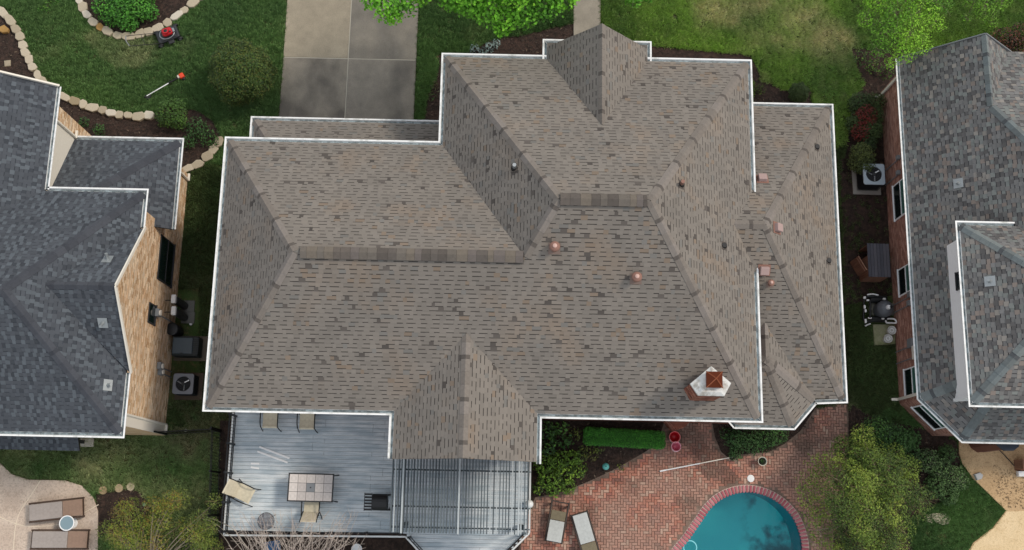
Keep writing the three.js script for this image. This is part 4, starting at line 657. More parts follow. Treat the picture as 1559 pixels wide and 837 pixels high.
{
  const p = G(102, 796, 0.5), t = thing('glass_side_table', 'small round glass table with pale rim between the wicker loungers', 'table', [p.x, 0.06, p.z]);
  add('rim', new THREE.TorusGeometry(0.255, 0.022, 8, 32).rotateX(Math.PI / 2).translate(0, 0.45, 0), M.trim, t); add('glass_top', cyl(0.25, 0.25, 0.012, 0, 0.45, 0, 32), mat(0x7c949e, 0.08), t); add('pedestal', cyl(0.05, 0.05, 0.42, 0, 0.22, 0, 12), M.trim, t); add('base', cyl(0.2, 0.22, 0.03, 0, 0.015, 0, 24), M.trim, t);
}
[[157, 746], [181, 743], [199, 740.5]].forEach(([x, y], i) => { const p = G(x, y, 0.05); tag(add('stepping_disc', cyl(0.145, 0.155, 0.06, p.x, 0.03, p.z, 26), mat([0xb49c7c, 0xbba78a, 0xc9bca2][i], 0.95, 0, { map: fineTex })), ['tan stepping disc nearest the pebble patio', 'beige stepping disc between two others on the lawn', 'palest stepping disc, farthest from the pebble patio'][i], 'stepping stone', 'stepping discs'); });
structure(add('porch_slab', slab(pixels([[124, 667], [144, 667], [144, 680], [124, 680]]), -0.02, 0.09, 0.01), mat(0xb9b5aa, 0.95, 0, { map: fineTex })));
// ---------- machines beside the houses ----------
function condenser(label, px, py, size, hgt, topM, padM, turn = 0) {
  const p = G(px, py, hgt), t = thing('air_conditioner', label, 'air conditioner', [p.x, 0, p.z], turn), s = size / 2, fins = [];
  add('pad', rbox(size + 0.28, 0.08, size + 0.28, 0.01, 0, 0.04, 0), padM, t); add('coil', rbox(size - 0.06, hgt - 0.14, size - 0.06, 0.05, 0, hgt / 2 + 0.02, 0), mat(0x14171c, 0.8), t);
  for (let i = 0; i < 14; i++) { const d = -s + 0.04 + i * (size - 0.08) / 13; for (const k of [-1, 1]) fins.push(box(0.012, hgt - 0.16, 0.02, d, hgt / 2 + 0.02, k * (s - 0.012)), box(0.02, hgt - 0.16, 0.012, k * (s - 0.012), hgt / 2 + 0.02, d)); }
  add('louvre_fins', fins, mat(0x252a31, 0.6), t);
  const sh = new THREE.Shape(), rr = 0.09; sh.moveTo(-s + rr, -s); sh.lineTo(s - rr, -s); sh.quadraticCurveTo(s, -s, s, -s + rr); sh.lineTo(s, s - rr); sh.quadraticCurveTo(s, s, s - rr, s); sh.lineTo(-s + rr, s); sh.quadraticCurveTo(-s, s, -s, s - rr); sh.lineTo(-s, -s + rr); sh.quadraticCurveTo(-s, -s, -s + rr, -s); const ho = new THREE.Path(); ho.absarc(0, 0, s * 0.76, 0, Math.PI * 2); sh.holes.push(ho);
  add('top_panel', new THREE.ExtrudeGeometry(sh, { depth: 0.05, bevelEnabled: true, bevelSize: 0.008, bevelThickness: 0.008, bevelSegments: 1, curveSegments: 20 }).rotateX(-Math.PI / 2).translate(0, hgt - 0.05, 0), topM, t);
  add('fan_well', cyl(s * 0.76, s * 0.7, 0.06, 0, hgt - 0.14, 0, 28), mat(0x0c0e12, 0.7), t);
  for (let i = 0; i < 3; i++) add('fan_blade', box(s * 0.6, 0.01, s * 0.3, s * 0.36, 0, 0).rotateX(0.35).rotateY(i * 2.094 + 0.5).translate(0, hgt - 0.06, 0), i === 0 ? M.trim : M.grey, t);
  add('fan_hub', cyl(s * 0.16, s * 0.16, 0.05, 0, hgt - 0.01, 0, 16), M.darkGrey, t);
  const gr = []; for (let i = 1; i < 5; i++) gr.push(new THREE.TorusGeometry(s * 0.76 * i / 4.4, 0.004, 4, 28).rotateX(Math.PI / 2).translate(0, hgt + 0.012, 0)); add('guard', gr, M.darkGrey, t);
}
condenser('dark air conditioner with grey top beside the tan brick wall', 279, 584, 0.74, 0.85, mat(0x6c7078, 0.6), mat(0x54483c, 0.95, 0, { map: fineTex }));
condenser('air conditioner with pale top and broad fan beside the red brick wall', 1330.5, 265, 0.82, 0.95, mat(0x99a6b0, 0.5), mat(0x8d8a84, 0.95));
{ // standby generator
  const p = G(278, 526, 0.75), t = thing('standby_generator', 'grey green standby generator with louvred end beside tan brick wall', 'generator', [p.x, 0, p.z]);
  add('pad', rbox(1.25, 0.1, 0.95, 0.02, 0.12, 0.05, 0), mat(0x5f574b, 0.95), t); add('housing', rbox(0.98, 0.6, 0.74, 0.05, 0.08, 0.4, 0), mat(0x1e2628, 0.6), t); add('lid', rbox(0.74, 0.08, 0.6, 0.035, 0, 0.73, 0), mat(0x46525a, 0.55), t);
  for (let i = 0; i < 9; i++) add('louvre', box(0.3, 0.02, 0.035, 0.44, 0.71, -0.28 + i * 0.07), mat(0x2a3236, 0.6), t); add('handle', rbox(0.1, 0.03, 0.03, 0.01, 0, 0.78, 0.28), M.black, t);
}
for (const [px, py, i] of [[264, 454.5, 0], [264, 472.5, 1]]) {
  const b = G(px, py, 1.5), t = thing('softener_tank', i ? 'tall dark water tank with white head next to the black barrel' : 'tall dark water tank with white head farther from the black barrel', 'water tank', [b.x, 0, b.z], 0, 'tanks beside the tan brick wall');
  add('pad', rbox(0.5, 0.06, 0.44, 0.01, 0.12, 0.03, 0), mat(0x6b6c68, 0.95), t); add('tank', lathe([[0, 0.06], [0.13, 0.06], [0.15, 0.1], [0.15, 1.2], [0.12, 1.31], [0.06, 1.36], [0, 1.36]]), mat(0x2b2d2f, 0.45), t); add('valve_head', rbox(0.17, 0.16, 0.32, 0.03, 0, 1.44, 0), M.white, t); add('pipe', tube([[-0.09, 1.42, 0.05], [-0.3, 1.4, 0.05], [-0.42, 1.2, 0.05]], 0.018, 8, 6), M.black, t);
}
{ const p = G(261, 500, 0.9), t = thing('black_barrel', 'round black lidded barrel beside the standby generator', 'barrel', [p.x, 0, p.z]); add('drum', lathe([[0, 0], [0.2, 0], [0.22, 0.05], [0.22, 0.8], [0, 0.8]]), mat(0x15181b, 0.5), t); add('lid', lathe([[0.235, 0.78], [0.24, 0.82], [0.2, 0.86], [0, 0.88]]), mat(0x1d2124, 0.5), t); }
{ // plank box with an open door
  const a = G(1319.5, 371, 1.1), b = G(1356, 421, 1.1), t = thing('storage_box', 'wooden storage box with grey plank top and an open brown door', 'storage box', [(a.x + b.x) / 2, 0, (a.z + b.z) / 2]), w = b.x - a.x, d = b.z - a.z, r = rng(3);
  const plank = [0x4d4d55, 0x55545b, 0x474850].map((c) => mat(c, 0.95, 0, { map: fineTex }));
  for (let i = 0; i < 7; i++) add('roof_plank', boxUV(rbox(w / 7 - 0.008, 0.03, d + 0.04, 0.006, -w / 2 + (i + 0.5) * w / 7, 1.09, 0), 2), plank[Math.floor(r() * 3)], t);
  for (const [x, z, sx, sz] of [[0, d / 2 - 0.03, w - 0.06, 0.03], [0, -d / 2 + 0.03, w - 0.06, 0.03], [w / 2 - 0.03, 0, 0.03, d - 0.1], [-w / 2 + 0.03, 0.2, 0.03, d - 0.5]]) add('side_panel', boxUV(box(sx, 1.02, sz, x, 0.53, z), 1), M.brown, t);
  const door = add('door', boxUV(box(0.04, 1.0, 0.62, 0, 0.52, -0.31)), M.brown, t); door.position.set(-w / 2 - 0.02, 0, d / 2 - 0.25); door.rotation.y = 0.5; add('door_rail', box(0.03, 0.08, 0.58, -0.03, 0.85, -0.31), M.brown, door);
}
{ // pool filter and its plumbing
  const c = G(1340, 470, 0.25), t = thing('pool_equipment', 'grey pool filter tank with black pipes and white couplings', 'pool filter', [c.x, 0, c.z]), at = (px, py, h) => { const p = G(px, py, h); return [p.x - c.x, h, p.z - c.z]; };
  const tk = at(1350, 468, 0.75); add('filter_tank', lathe([[0, 0.04], [0.26, 0.04], [0.31, 0.12], [0.31, 0.5], [0.3, 0.54], [0.32, 0.56], [0.3, 0.6], [0.24, 0.72], [0.13, 0.8], [0, 0.82]]).translate(tk[0], 0, tk[2]), mat(0x5b6066, 0.5), t); add('tank_cap', cyl(0.07, 0.09, 0.1, tk[0] + 0.03, 0.86, tk[2], 16), M.white, t); add('gauge', new THREE.SphereGeometry(0.06, 12, 8).translate(tk[0] + 0.1, 0.88, tk[2]), M.black, t);
  add('pump', [cyl(0.13, 0.13, 0.45, 0, 0, 0, 18).rotateZ(Math.PI / 2).translate(...at(1333, 456, 0.2)), rbox(0.26, 0.26, 0.26, 0.06, ...at(1345, 458, 0.18))], M.black, t); add('second_pump', [cyl(0.12, 0.12, 0.5, 0, 0, 0, 18).rotateZ(Math.PI / 2).translate(...at(1336, 486, 0.2)), rbox(0.24, 0.24, 0.24, 0.05, ...at(1349, 483, 0.18))], M.black, t);
  add('black_pipes', [tube([at(1350, 452, 0.3), at(1330, 451, 0.32), at(1317, 453, 0.3), at(1315, 470, 0.3), at(1316, 488, 0.3), at(1330, 488, 0.3), at(1350, 486, 0.3)], 0.045, 40, 8), tube([at(1324, 456, 0.4), at(1325, 470, 0.42), at(1324, 484, 0.4)], 0.04, 16, 8)], mat(0x131517, 0.5), t);
  for (const [x, y, w, d] of [[1321.5, 457, 0.14, 0.07], [1346, 455, 0.12, 0.08], [1316, 467, 0.08, 0.14], [1317.5, 473, 0.07, 0.12], [1324, 484, 0.14, 0.07], [1344, 485, 0.11, 0.06], [1317.5, 488.5, 0.08, 0.16], [1316, 453, 0.1, 0.1]]) add('coupling', rbox(w, 0.1, d, 0.03, ...at(x, y, 0.37)), M.white, t);
  add('white_pipe', [tube([at(1320, 448.5, 0.35), at(1328, 447.5, 0.36), at(1337, 449, 0.35)], 0.03, 12, 8), tube([at(1317, 496, 0.2), at(1321, 494, 0.2), at(1325, 492.5, 0.2)], 0.03, 8, 8)], M.white, t); add('pipe_loop', tube([at(1349, 491, 0.3), at(1348.5, 487, 0.3), at(1350, 485.5, 0.3), at(1361, 485.5, 0.3), at(1363, 487, 0.3), at(1364.5, 491, 0.3), at(1357, 491.5, 0.3), at(1349, 491, 0.3)], 0.032, 40, 8), M.white, t);
  add('slab', slab(pixels([[1322, 462], [1362, 462], [1362, 480], [1322, 480]]).map((p) => p.sub(V(c.x, 0, c.z))), 0, 0.06), mat(0x77766c, 0.95, 0, { map: fineTex }), t);
}
structure(add('mossy_pad', slab(pixels([[1328, 494], [1362, 494], [1362, 524], [1330, 526]]), -0.02, 0.08, 0.01), textured(tex(256, 1.5, (x, y) => { const a = fbm(x * 4, y * 4, 4); return mul3(mix3(rgb(0x747a55), rgb(0x8d8d72), clamp(0.5 + 2 * a)), 0.85 + 0.3 * grainR()); }), 1)));
for (const [px, py, i] of [[1357.6, 502.5, 0], [1352, 515, 1]]) {
  const p = G(px, py, 0.36), t = thing('white_bucket', i ? 'white rimmed bucket on the mossy pad, away from pool filter' : 'white rimmed bucket on the mossy pad, next to pool filter', 'bucket', [p.x, 0.08, p.z], 0, 'white buckets');
  add('pail', lathe([[0, 0.01], [0.125, 0.01], [0.15, 0.3], [0.165, 0.3], [0.165, 0.275], [0.15, 0.27]]), M.white, t); add('lid', lathe([[0, 0.27], [0.1, 0.26], [0.145, 0.285]]), mat(0xb4b6b2, 0.7), t); add('lid_ring', new THREE.TorusGeometry(0.07, 0.012, 6, 20).rotateX(Math.PI / 2).translate(0, 0.272, 0), M.trim, t);
}
for (const [px, py, s, m, label] of [[1027, 665, 0.19, M.red, 'open red bucket by the corner of the clipped hedge'], [1029, 679.5, 0.165, M.pink, 'open pink bucket standing against the red bucket']]) {
  const p = G(px, py, 0.3), t = thing('open_bucket', label, 'bucket', [p.x, 0.035, p.z]); add('pail', lathe([[0, 0.012], [s * 0.78, 0.012], [s * 0.98, 0.3], [s * 1.08, 0.31], [s * 1.08, 0.29], [s * 0.96, 0.28], [s * 0.74, 0.02], [0, 0.02]], 28), m, t); add('rim', new THREE.TorusGeometry(s * 1.04, 0.016, 8, 32).rotateX(Math.PI / 2).translate(0, 0.305, 0), mat(s > 0.18 ? 0xd06a6a : 0xe0a0ac, 0.5), t); add('handle', tube([[s * 1.05, 0.28, 0], [s * 0.8, 0.25, s * 0.8], [0, 0.2, s * 1.15], [-s * 0.8, 0.25, s * 0.8], [-s * 1.05, 0.28, 0]], 0.006, 16, 5), M.trim, t);
}
{ const a = G(1004.5, 717, 0.08), b = G(1115, 695.5, 0.08), t = thing('pool_pole', 'long white pool pole lying across the brick patio', 'pole'); const m = a.clone().lerp(b, 0.55); add('outer_tube', tube([a, a.clone().lerp(m, 0.5), m], 0.026, 4, 8), M.white, t); add('inner_tube', tube([m, m.clone().lerp(b, 0.5), b], 0.021, 4, 8), M.offwhite, t); add('grip', tube([a, a.clone().lerp(b, 0.04), a.clone().lerp(b, 0.08)], 0.03, 4, 8), M.trim, t); }
{ const p = G(1160.5, 702, 0.3), t = thing('plant_pot', 'white rimmed plant pot on the bricks near the bay', 'pot', [p.x, 0.035, p.z]); add('pot', lathe([[0, 0], [0.11, 0], [0.16, 0.28], [0.175, 0.3], [0.15, 0.31], [0.14, 0.26], [0, 0.25]]), mat(0xc4c2b4, 0.8), t); add('soil', cyl(0.138, 0.138, 0.02, 0, 0.25, 0, 20), mat(0x1a1f16, 1), t); }
{ const p = G(1143, 728, 0.05), t = thing('skimmer_lid', 'round white skimmer lid set in the brick beside the pool', 'lid', [p.x, 0.036, p.z]); add('cover', lathe([[0, 0.02], [0.1, 0.018], [0.13, 0.008], [0.135, 0]], 28), M.white, t); add('finger_hole', cyl(0.018, 0.018, 0.006, 0.05, 0.021, 0, 12), M.trim, t); }
{ const p = G(922, 710, 0.15), t = thing('gazing_ball', 'turquoise gazing ball standing in the bare bed', 'garden ornament', [p.x, 0, p.z]); add('ball', new THREE.SphereGeometry(0.13, 22, 16).translate(0, 0.2, 0), mat(0x5fb3ae, 0.35), t); add('stand', lathe([[0.09, 0], [0.06, 0.05], [0.06, 0.09], [0.09, 0.11]]), M.grey, t); add('valve', cyl(0.03, 0.03, 0.02, 0, 0.33, 0, 12), mat(0x2d6f6c, 0.5), t); }
// ---------- lawn mower and string trimmer ----------
{
  const a = G(254, 52, 0.3), h = G(208, 59, 0.8), t = thing('lawn_mower', 'red and black lawn mower parked against the stone edging', 'mower', [a.x, 0.03, a.z], Math.atan2(-(a.z - h.z), a.x - h.x)); t.scale.set(1.22, 1, 1.1);
  add('deck', [rbox(0.74, 0.16, 0.52, 0.07, 0.02, 0.2, 0), rbox(0.5, 0.06, 0.44, 0.03, 0.02, 0.29, 0)], mat(0x24272b, 0.5), t); add('trim_ring', new THREE.TorusGeometry(0.21, 0.018, 8, 28).rotateX(Math.PI / 2).scale(1.15, 1, 1).translate(0.02, 0.32, 0), M.steel, t);
  add('engine_shroud', [rbox(0.34, 0.2, 0.3, 0.08, 0.05, 0.42, 0), cyl(0.1, 0.12, 0.08, 0.03, 0.54, 0.01, 20)], M.red, t); add('recoil_cover', lathe([[0, 0.6], [0.05, 0.595], [0.07, 0.57]], 16).translate(0.03, 0, 0.01), M.black, t); add('fuel_cap', cyl(0.03, 0.03, 0.04, 0.16, 0.54, 0.08, 14), M.black, t); add('muffler', rbox(0.08, 0.1, 0.16, 0.02, 0.26, 0.38, 0), M.steel, t);
  for (const x of [-0.32, 0.34]) for (const z of [-0.28, 0.28]) { const w = add('wheel', cyl(0.1, 0.1, 0.06, 0, 0, 0, 20).rotateX(Math.PI / 2).translate(x, 0.1, z), M.black, t); add('hub', cyl(0.05, 0.05, 0.07, 0, 0, 0, 14).rotateX(Math.PI / 2).translate(x, 0.1, z), M.grey, w); }
  for (const s of [-1, 1]) add('handle_bar', tube([[-0.34, 0.22, s * 0.22], [-0.7, 0.5, s * 0.22], [-1.18, 0.85, s * 0.21]], 0.014, 8, 6), M.black, t); add('grip', tube([[-1.18, 0.85, -0.21], [-1.22, 0.88, 0], [-1.18, 0.85, 0.21]], 0.018, 8, 6), M.grey, t); add('cross_brace', bar(V(-0.75, 0.53, -0.22), V(-0.75, 0.53, 0.22), 0.015, 0.015), M.black, t); add('discharge_chute', rbox(0.2, 0.08, 0.14, 0.03, 0.05, 0.18, 0.31), M.darkGrey, t);
}
{
  const a = G(222, 147, 0.06), b = G(275, 116, 0.12), t = thing('string_trimmer', 'string trimmer with orange engine lying on the lawn', 'trimmer'), at = (k, y = 0) => a.clone().lerp(b, k).add(V(0, y, 0)), d = b.clone().sub(a).normalize(), s = V(-d.z, 0, d.x);
  add('shaft', tube([at(0.03), at(0.35), at(0.68)], 0.022, 6, 8), M.trim, t); add('grip_sleeve', tube([at(0.66), at(0.8), at(0.93)], 0.03, 6, 8), M.black, t); add('loop_handle', new THREE.TorusGeometry(0.09, 0.014, 6, 18).rotateY(Math.atan2(d.x, d.z)).translate(at(0.72).x, 0.12, at(0.72).z), M.black, t);
  add('engine', rbox(0.2, 0.16, 0.22, 0.05, at(1.03).x, 0.1, at(1.03).z, Math.atan2(-d.z, d.x)), mat(0xd4431f, 0.45), t); add('starter_cover', rbox(0.1, 0.12, 0.14, 0.03, at(0.95).x - s.x * 0.03, 0.09, at(0.95).z - s.z * 0.03, Math.atan2(-d.z, d.x)), mat(0xc9c3b4, 0.6), t); add('fuel_tank', rbox(0.12, 0.08, 0.14, 0.03, at(1.04).x + s.x * 0.12, 0.07, at(1.04).z + s.z * 0.12), M.black, t); add('cutting_head', lathe([[0, 0], [0.07, 0], [0.08, 0.05], [0.03, 0.07], [0, 0.07]]).translate(at(0).x, 0.02, at(0).z), M.black, t); add('guard', new THREE.CylinderGeometry(0.16, 0.17, 0.03, 16, 1, false, 0, 2.4).translate(at(0.04).x, 0.06, at(0.04).z), M.black, t);
}
// ---------- iron fences ----------
function ironFence(label, a, b, hgt) {
  const t = thing('iron_fence', label, 'fence', [0, 0, 0]), d = b.clone().sub(a), L = d.length(); d.normalize(); const at = (s, y) => a.clone().addScaledVector(d, s).setY(y), g = new THREE.BoxGeometry(0.012, hgt - 0.05, 0.012), pg = new THREE.BoxGeometry(0.06, hgt + 0.08, 0.06);
  for (const y of [0.15, hgt - 0.18, hgt - 0.02]) add('rail', bar(at(0, y), at(L, y), 0.022, 0.022), M.iron, t); for (let s = 0.06; s < L; s += 0.115) { const o = add('picket', g, M.iron, t); o.position.copy(at(s, hgt / 2)); } for (let s = 0; s <= Math.ceil(L / 2); s++) { const o = add('fence_post', pg, M.iron, t); o.position.copy(at(L * s / Math.ceil(L / 2), hgt / 2 + 0.04)); }
}
ironFence('black iron fence running beside the deck', G(337, 655), G(331, 850), 1.35);
ironFence('black iron fence from the tan brick corner to the deck', G(254, 661), G(336, 657), 1.35);
// ---------- oddments round the edges ----------
{ const p = G(414, 832, 0.3), t = thing('blue_crate', 'blue crate half hidden by bare twigs below the deck', 'crate', [p.x, 0, p.z], 0.2); for (const [w, d, x, z] of [[0.5, 0.03, 0, 0.18], [0.5, 0.03, 0, -0.18], [0.03, 0.36, 0.24, 0], [0.03, 0.36, -0.24, 0]]) add('side', rbox(w, 0.32, d, 0.01, x, 0.16, z), mat(0x3f76a8, 0.6), t); add('base', box(0.48, 0.02, 0.36, 0, 0.011, 0), mat(0x3f76a8, 0.6), t); }
{ const p = G(543, 836, 0.25), t = thing('white_tub', 'white tub on the dark ground below the deck edge', 'tub', [p.x, 0, p.z]); add('tub', lathe([[0, 0.01], [0.14, 0.01], [0.19, 0.24], [0.2, 0.24], [0.2, 0.22], [0.15, 0.03], [0, 0.03]]), M.white, t); add('handle', tube([[0.19, 0.22, 0], [0.1, 0.2, 0.17], [-0.1, 0.2, 0.17], [-0.19, 0.22, 0]], 0.008, 12, 5), M.trim, t); }
function rock(name, label, px, list, y, m, cat, group) { const o = add(name, slab(pixels(list), -0.01, y, 0.02), m); return tag(o, label, cat, group); }
rock('flagstone', 'large beige flagstone on the lawn under the leafy tree', 0, [[1418, 781], [1440, 781], [1447, 789], [1444, 797], [1436, 800], [1424, 796], [1417, 787]], 0.05, M.stone[1], 'stone'); rock('flagstone', 'small beige flagstone tucked under the leafy tree', 0, [[1409, 783], [1416, 782], [1421, 793], [1418, 797], [1410, 793]], 0.045, M.stone[0], 'stone');
rock('pale_rock', 'pale grey rock on the corner of the tan patio', 0, [[1480, 722], [1488, 719], [1493, 723], [1491, 729], [1484, 731]], 0.22, mat(0xb6b8b8, 0.9, 0, { map: fineTex }), 'rock');
rock('bed_rock', 'rusty orange rock lying in the mulch above the blue roof', 0, [[2, 43], [9, 40], [16, 46], [14, 51], [6, 52], [1, 49]], 0.16, M.stone[5], 'rock'); rock('bed_paver', 'small square paver in the mulch above the blue roof', 0, [[7, 93], [17, 92], [17, 101], [8, 102]], 0.06, M.stone[2], 'paver');
tag(add('garden_hose', tube([[1506, 676], [1503, 682], [1508, 686], [1513, 683], [1512, 677], [1520, 684], [1532, 696], [1543, 708], [1553, 716]].map(([x, y]) => G(x, y, 0.09)), 0.016, 70, 6), M.black), 'thin black hose across the tan patio', 'hose');
{ const p = G(1556, 707, 0.5), t = thing('brick_pillar', 'low brick pillar with a white box on the tan patio', 'pillar', [p.x, 0.07, p.z]); const m = textured(woodBrown, 0.95, { color: 0xd8b0a0 }); const c = add('pillar', boxUV(box(0.4, 0.7, 0.36, 0.1, 0.35, 0)), m, t); brickwork(c, [V(-0.1, 0, 0.18), V(0.3, 0, 0.18), V(0.3, 0.7, 0.18), V(-0.1, 0.7, 0.18)], [0, 0, 1], brickRed, 60); add('white_box', rbox(0.3, 0.2, 0.2, 0.02, 0.1, 0.1, 0.32), M.white, t); }
{ // dark bay roof below the grey house's eave
  const a = pixels([[1512, 668], [1552, 668], [1550, 680], [1542, 686], [1528, 686], [1518, 678]], 2.3), t = add('bay_roof', slab(a, 2.25, 2.36, 0.02), mat(0x3a414c, 0.9, 0, { map: fineTex }), greyHouse); wallSolid(greyHouse, pixels([[1514, 666], [1550, 666], [1548, 678], [1541, 683], [1529, 683], [1519, 676]], 2.3).map((p) => [p.x, p.z]), 0, 2.25, mat(0x6b4234, 0.95, 0, { map: fineTex }), 'bay_wall');
}
for (const [x, y, l] of [[283, 655, 'small white sprinkler cap in the side yard lawn'], [291, 493, 'small grey cleanout cap near the water tanks'], [220, 768, 'small green sprinkler cap in the bare bed']]) { const p = G(x, y); const t = thing('ground_cap', l, 'cap', [p.x, 0, p.z]); add('cap', lathe([[0, 0.05], [0.05, 0.045], [0.06, 0.02], [0.06, 0]], 16), y > 700 ? mat(0x6fa48c, 0.6) : M.trim, t); add('rim', new THREE.TorusGeometry(0.065, 0.012, 6, 18).rotateX(Math.PI / 2).translate(0, 0.02, 0), M.darkGrey, t); }
// ---------- plants ----------
const leafMat = new THREE.MeshPhysicalMaterial({ vertexColors: true, roughness: 0.75, side: THREE.DoubleSide, transmission: 0.18, thickness: 0 });
const pal = (...h) => h.map((c) => lin(c));
function foliage(name, parent, clumps, { n = 90, size = 0.08, cols, up = 0.5, seed = 1, even, slim = 0.55, shell = 0.45 }) {
  const r = rng(seed * 7919 + 13), pos = [], col = [], g = () => (r() + r() + r() - 1.5) / 0.9, a = V(0, 0, 0), b = V(0, 0, 0), nn = V(0, 0, 0);
  for (const [c, rx, ry = rx, rz = rx, dens = 1, cs = cols] of clumps) {
    const cnt = Math.round(n * dens * (rx * rz + rx * ry + ry * rz) / 3 / (size * size) * 0.2), hue = even ? 0.45 + 0 * r() : r();
    for (let i = 0; i < cnt; i++) {
      const d = V(g(), g(), g()).normalize(), k = lerp(shell, 1.05, Math.sqrt(r())) * (0.84 + 0.24 * perlin.noise(d.x * 2.6 + c.x * 3, d.y * 2.6 + c.y, d.z * 2.6 + c.z * 3) + 0.12 * r());
      const x = c.x + d.x * rx * k, y = Math.max(0.02, c.y + d.y * ry * k), z = c.z + d.z * rz * k;
      nn.set(d.x + (r() - 0.5) * 1.4, d.y + up + (r() - 0.5) * 1.2, d.z + (r() - 0.5) * 1.4).normalize(); a.set(g(), g(), g()).cross(nn).normalize(); b.copy(nn).cross(a);
      const L = size * (0.65 + 0.7 * r()), w = L * slim / 2, bend = L * 0.18, pick = even ? r() : clamp(hue * 0.75 + r() * 0.4 - 0.07), cc = cs[Math.min(cs.length - 1, Math.floor(pick * cs.length))], kk = 0.75 + 0.5 * r();
      const P = (s, o, e) => pos.push(x + a.x * s + b.x * o - nn.x * e, y + a.y * s + b.y * o - nn.y * e, z + a.z * s + b.z * o - nn.z * e);
      P(-L / 2, 0, bend); P(0, -w, 0); P(L / 2, 0, bend); P(-L / 2, 0, bend); P(L / 2, 0, bend); P(0, w, 0);
      for (let q = 0; q < 6; q++) col.push(cc[0] * kk, cc[1] * kk, cc[2] * kk);
    }
  }
  const geo = new THREE.BufferGeometry(); geo.setAttribute('position', new THREE.Float32BufferAttribute(pos, 3)); geo.setAttribute('color', new THREE.Float32BufferAttribute(col, 3)); geo.computeVertexNormals();
  return add(name, geo, leafMat, parent);
}
function limb(pts, r0, r1, seg = 6, rad = 6) { // tapered bent branch
  const c = new THREE.CatmullRomCurve3(pts), g = new THREE.TubeGeometry(c, seg, 1, rad), p = g.attributes.position;
  for (let i = 0; i <= seg; i++) { const o = c.getPointAt(i / seg), k = lerp(r0, r1, i / seg); for (let j = 0; j <= rad; j++) { const q = i * (rad + 1) + j; p.setXYZ(q, o.x + (p.getX(q) - o.x) * k, o.y + (p.getY(q) - o.y) * k, o.z + (p.getZ(q) - o.z) * k); } }
  g.computeVertexNormals(); return g;
}
const bark = mat(0x5a4c40, 0.95, 0, { map: fineTex }), paleBark = mat(0x8f8473, 0.95, 0, { map: fineTex }), twigM = mat(0x8a7a70, 0.95), tanTwig = mat(0x94865f, 0.95);
// a tree whose clumps are given as [px, py, height, radius]
function tree(name, label, trunkPx, trunkH, list, o, group) {
  const b = G(...trunkPx), t = thing(name, label, 'tree', [0, 0, 0], 0, group), r = rng(o.seed * 31 + 5), C = list.map(([x, y, h, k, d]) => [G(x, y, h), k, k * (o.squash ?? 0.75), k, d ?? 1, o.cols]);
  const fork = b.clone().setY(trunkH), tr = add('trunk', limb([b, b.clone().lerp(fork, 0.5).add(V(0.08, 0, 0.05)), fork], o.r ?? 0.16, (o.r ?? 0.16) * 0.7, 8, 9), o.bark ?? bark, t);
  for (const [c, k] of C) { const m = fork.clone().lerp(c, 0.5).add(V((r() - 0.5) * 0.5, 0.25, (r() - 0.5) * 0.5)); add('limb', limb([fork.clone().add(V(0, -0.1, 0)), m, c.clone().add(V(0, -k * 0.3, 0))], 0.035, 0.008, 7, 6), o.bark ?? bark, tr); }
  const tw = []; for (const [c, k] of C) for (let i = 0; i < (o.twigs ?? 5); i++) { const e = c.clone().add(V(r() - 0.5, (r() - 0.4) * 0.8, r() - 0.5).normalize().multiplyScalar(k * (0.8 + 0.4 * r()))); tw.push(limb([c.clone().add(V(0, -k * 0.3, 0)), c.clone().lerp(e, 0.5).add(V(0, 0.06, 0)), e], 0.006, 0.002, 4, 4)); }
  add('twigs', tw, o.twigM ?? twigM, t); foliage('crown', t, C, o); return t;
}
const lime = pal(0x4d881b, 0x5a981f, 0x66a823, 0x74ba28, 0x82c92e, 0x92d138), yel = pal(0x6f8f2a, 0x7f9e30, 0x5d7f25, 0x8faa3c, 0x4f6f22, 0x9bb04a), deep = pal(0x2f5322, 0x37602a, 0x274619, 0x43702f, 0x1f3a17), mid = pal(0x3f6d24, 0x4c7f2a, 0x58902f, 0x355e20, 0x6a9a36), olive = pal(0x56682a, 0x66782f, 0x475924, 0x7a8636, 0x6b6a30);
tree('street_tree', 'bright lime green tree with broad leaves by the front walk', [760, -170], 3.6, [[566, -2, 6, 0.45], [590, 6, 6.2, 0.68], [616, -6, 6.4, 0.75], [598, 24, 5.9, 0.4], [640, -28, 6.5, 0.9], [692, -10, 6.5, 0.75], [716, -2, 6.4, 0.75], [744, 10, 6.2, 0.75], [772, 28, 6, 0.62], [763, 45, 5.7, 0.34], [796, 16, 6.2, 0.75], [828, 4, 6.4, 0.75], [856, -10, 6.5, 0.7], [720, -44, 7.2, 1.3], [790, -48, 7.4, 1.4], [858, -46, 7, 1.1], [964, -6, 6.2, 0.4], [985, -16, 6.2, 0.5], [930, -50, 6.8, 1.1], [645, -75, 7, 1.3], [740, -110, 7.5, 1.8], [840, -110, 7.4, 1.6]], { n: 85, size: 0.13, cols: lime, seed: 2, slim: 0.75, twigs: 4, r: 0.22 });
tree('lawn_tree', 'fine leaved yellow green tree beside the grey roof corner', [1400, -60], 2.4, [[1336, -2, 4.6, 0.7], [1368, 18, 4.8, 0.8], [1402, 14, 4.8, 0.75], [1350, 48, 4.5, 0.65], [1388, 50, 4.6, 0.72], [1338, 74, 4.2, 0.42], [1376, 80, 4.3, 0.5], [1404, 70, 4.4, 0.4], [1430, 2, 4.8, 0.6], [1355, 95, 4, 0.3], [1318, 30, 4.4, 0.4], [1390, -40, 5.2, 1.2], [1425, 35, 4.5, 0.4]], { n: 50, size: 0.085, cols: pal(0x50801c, 0x649a22, 0x72a828, 0x80b82c, 0x96c83a), seed: 3, slim: 0.5, twigs: 9, r: 0.12, twigM: paleBark });
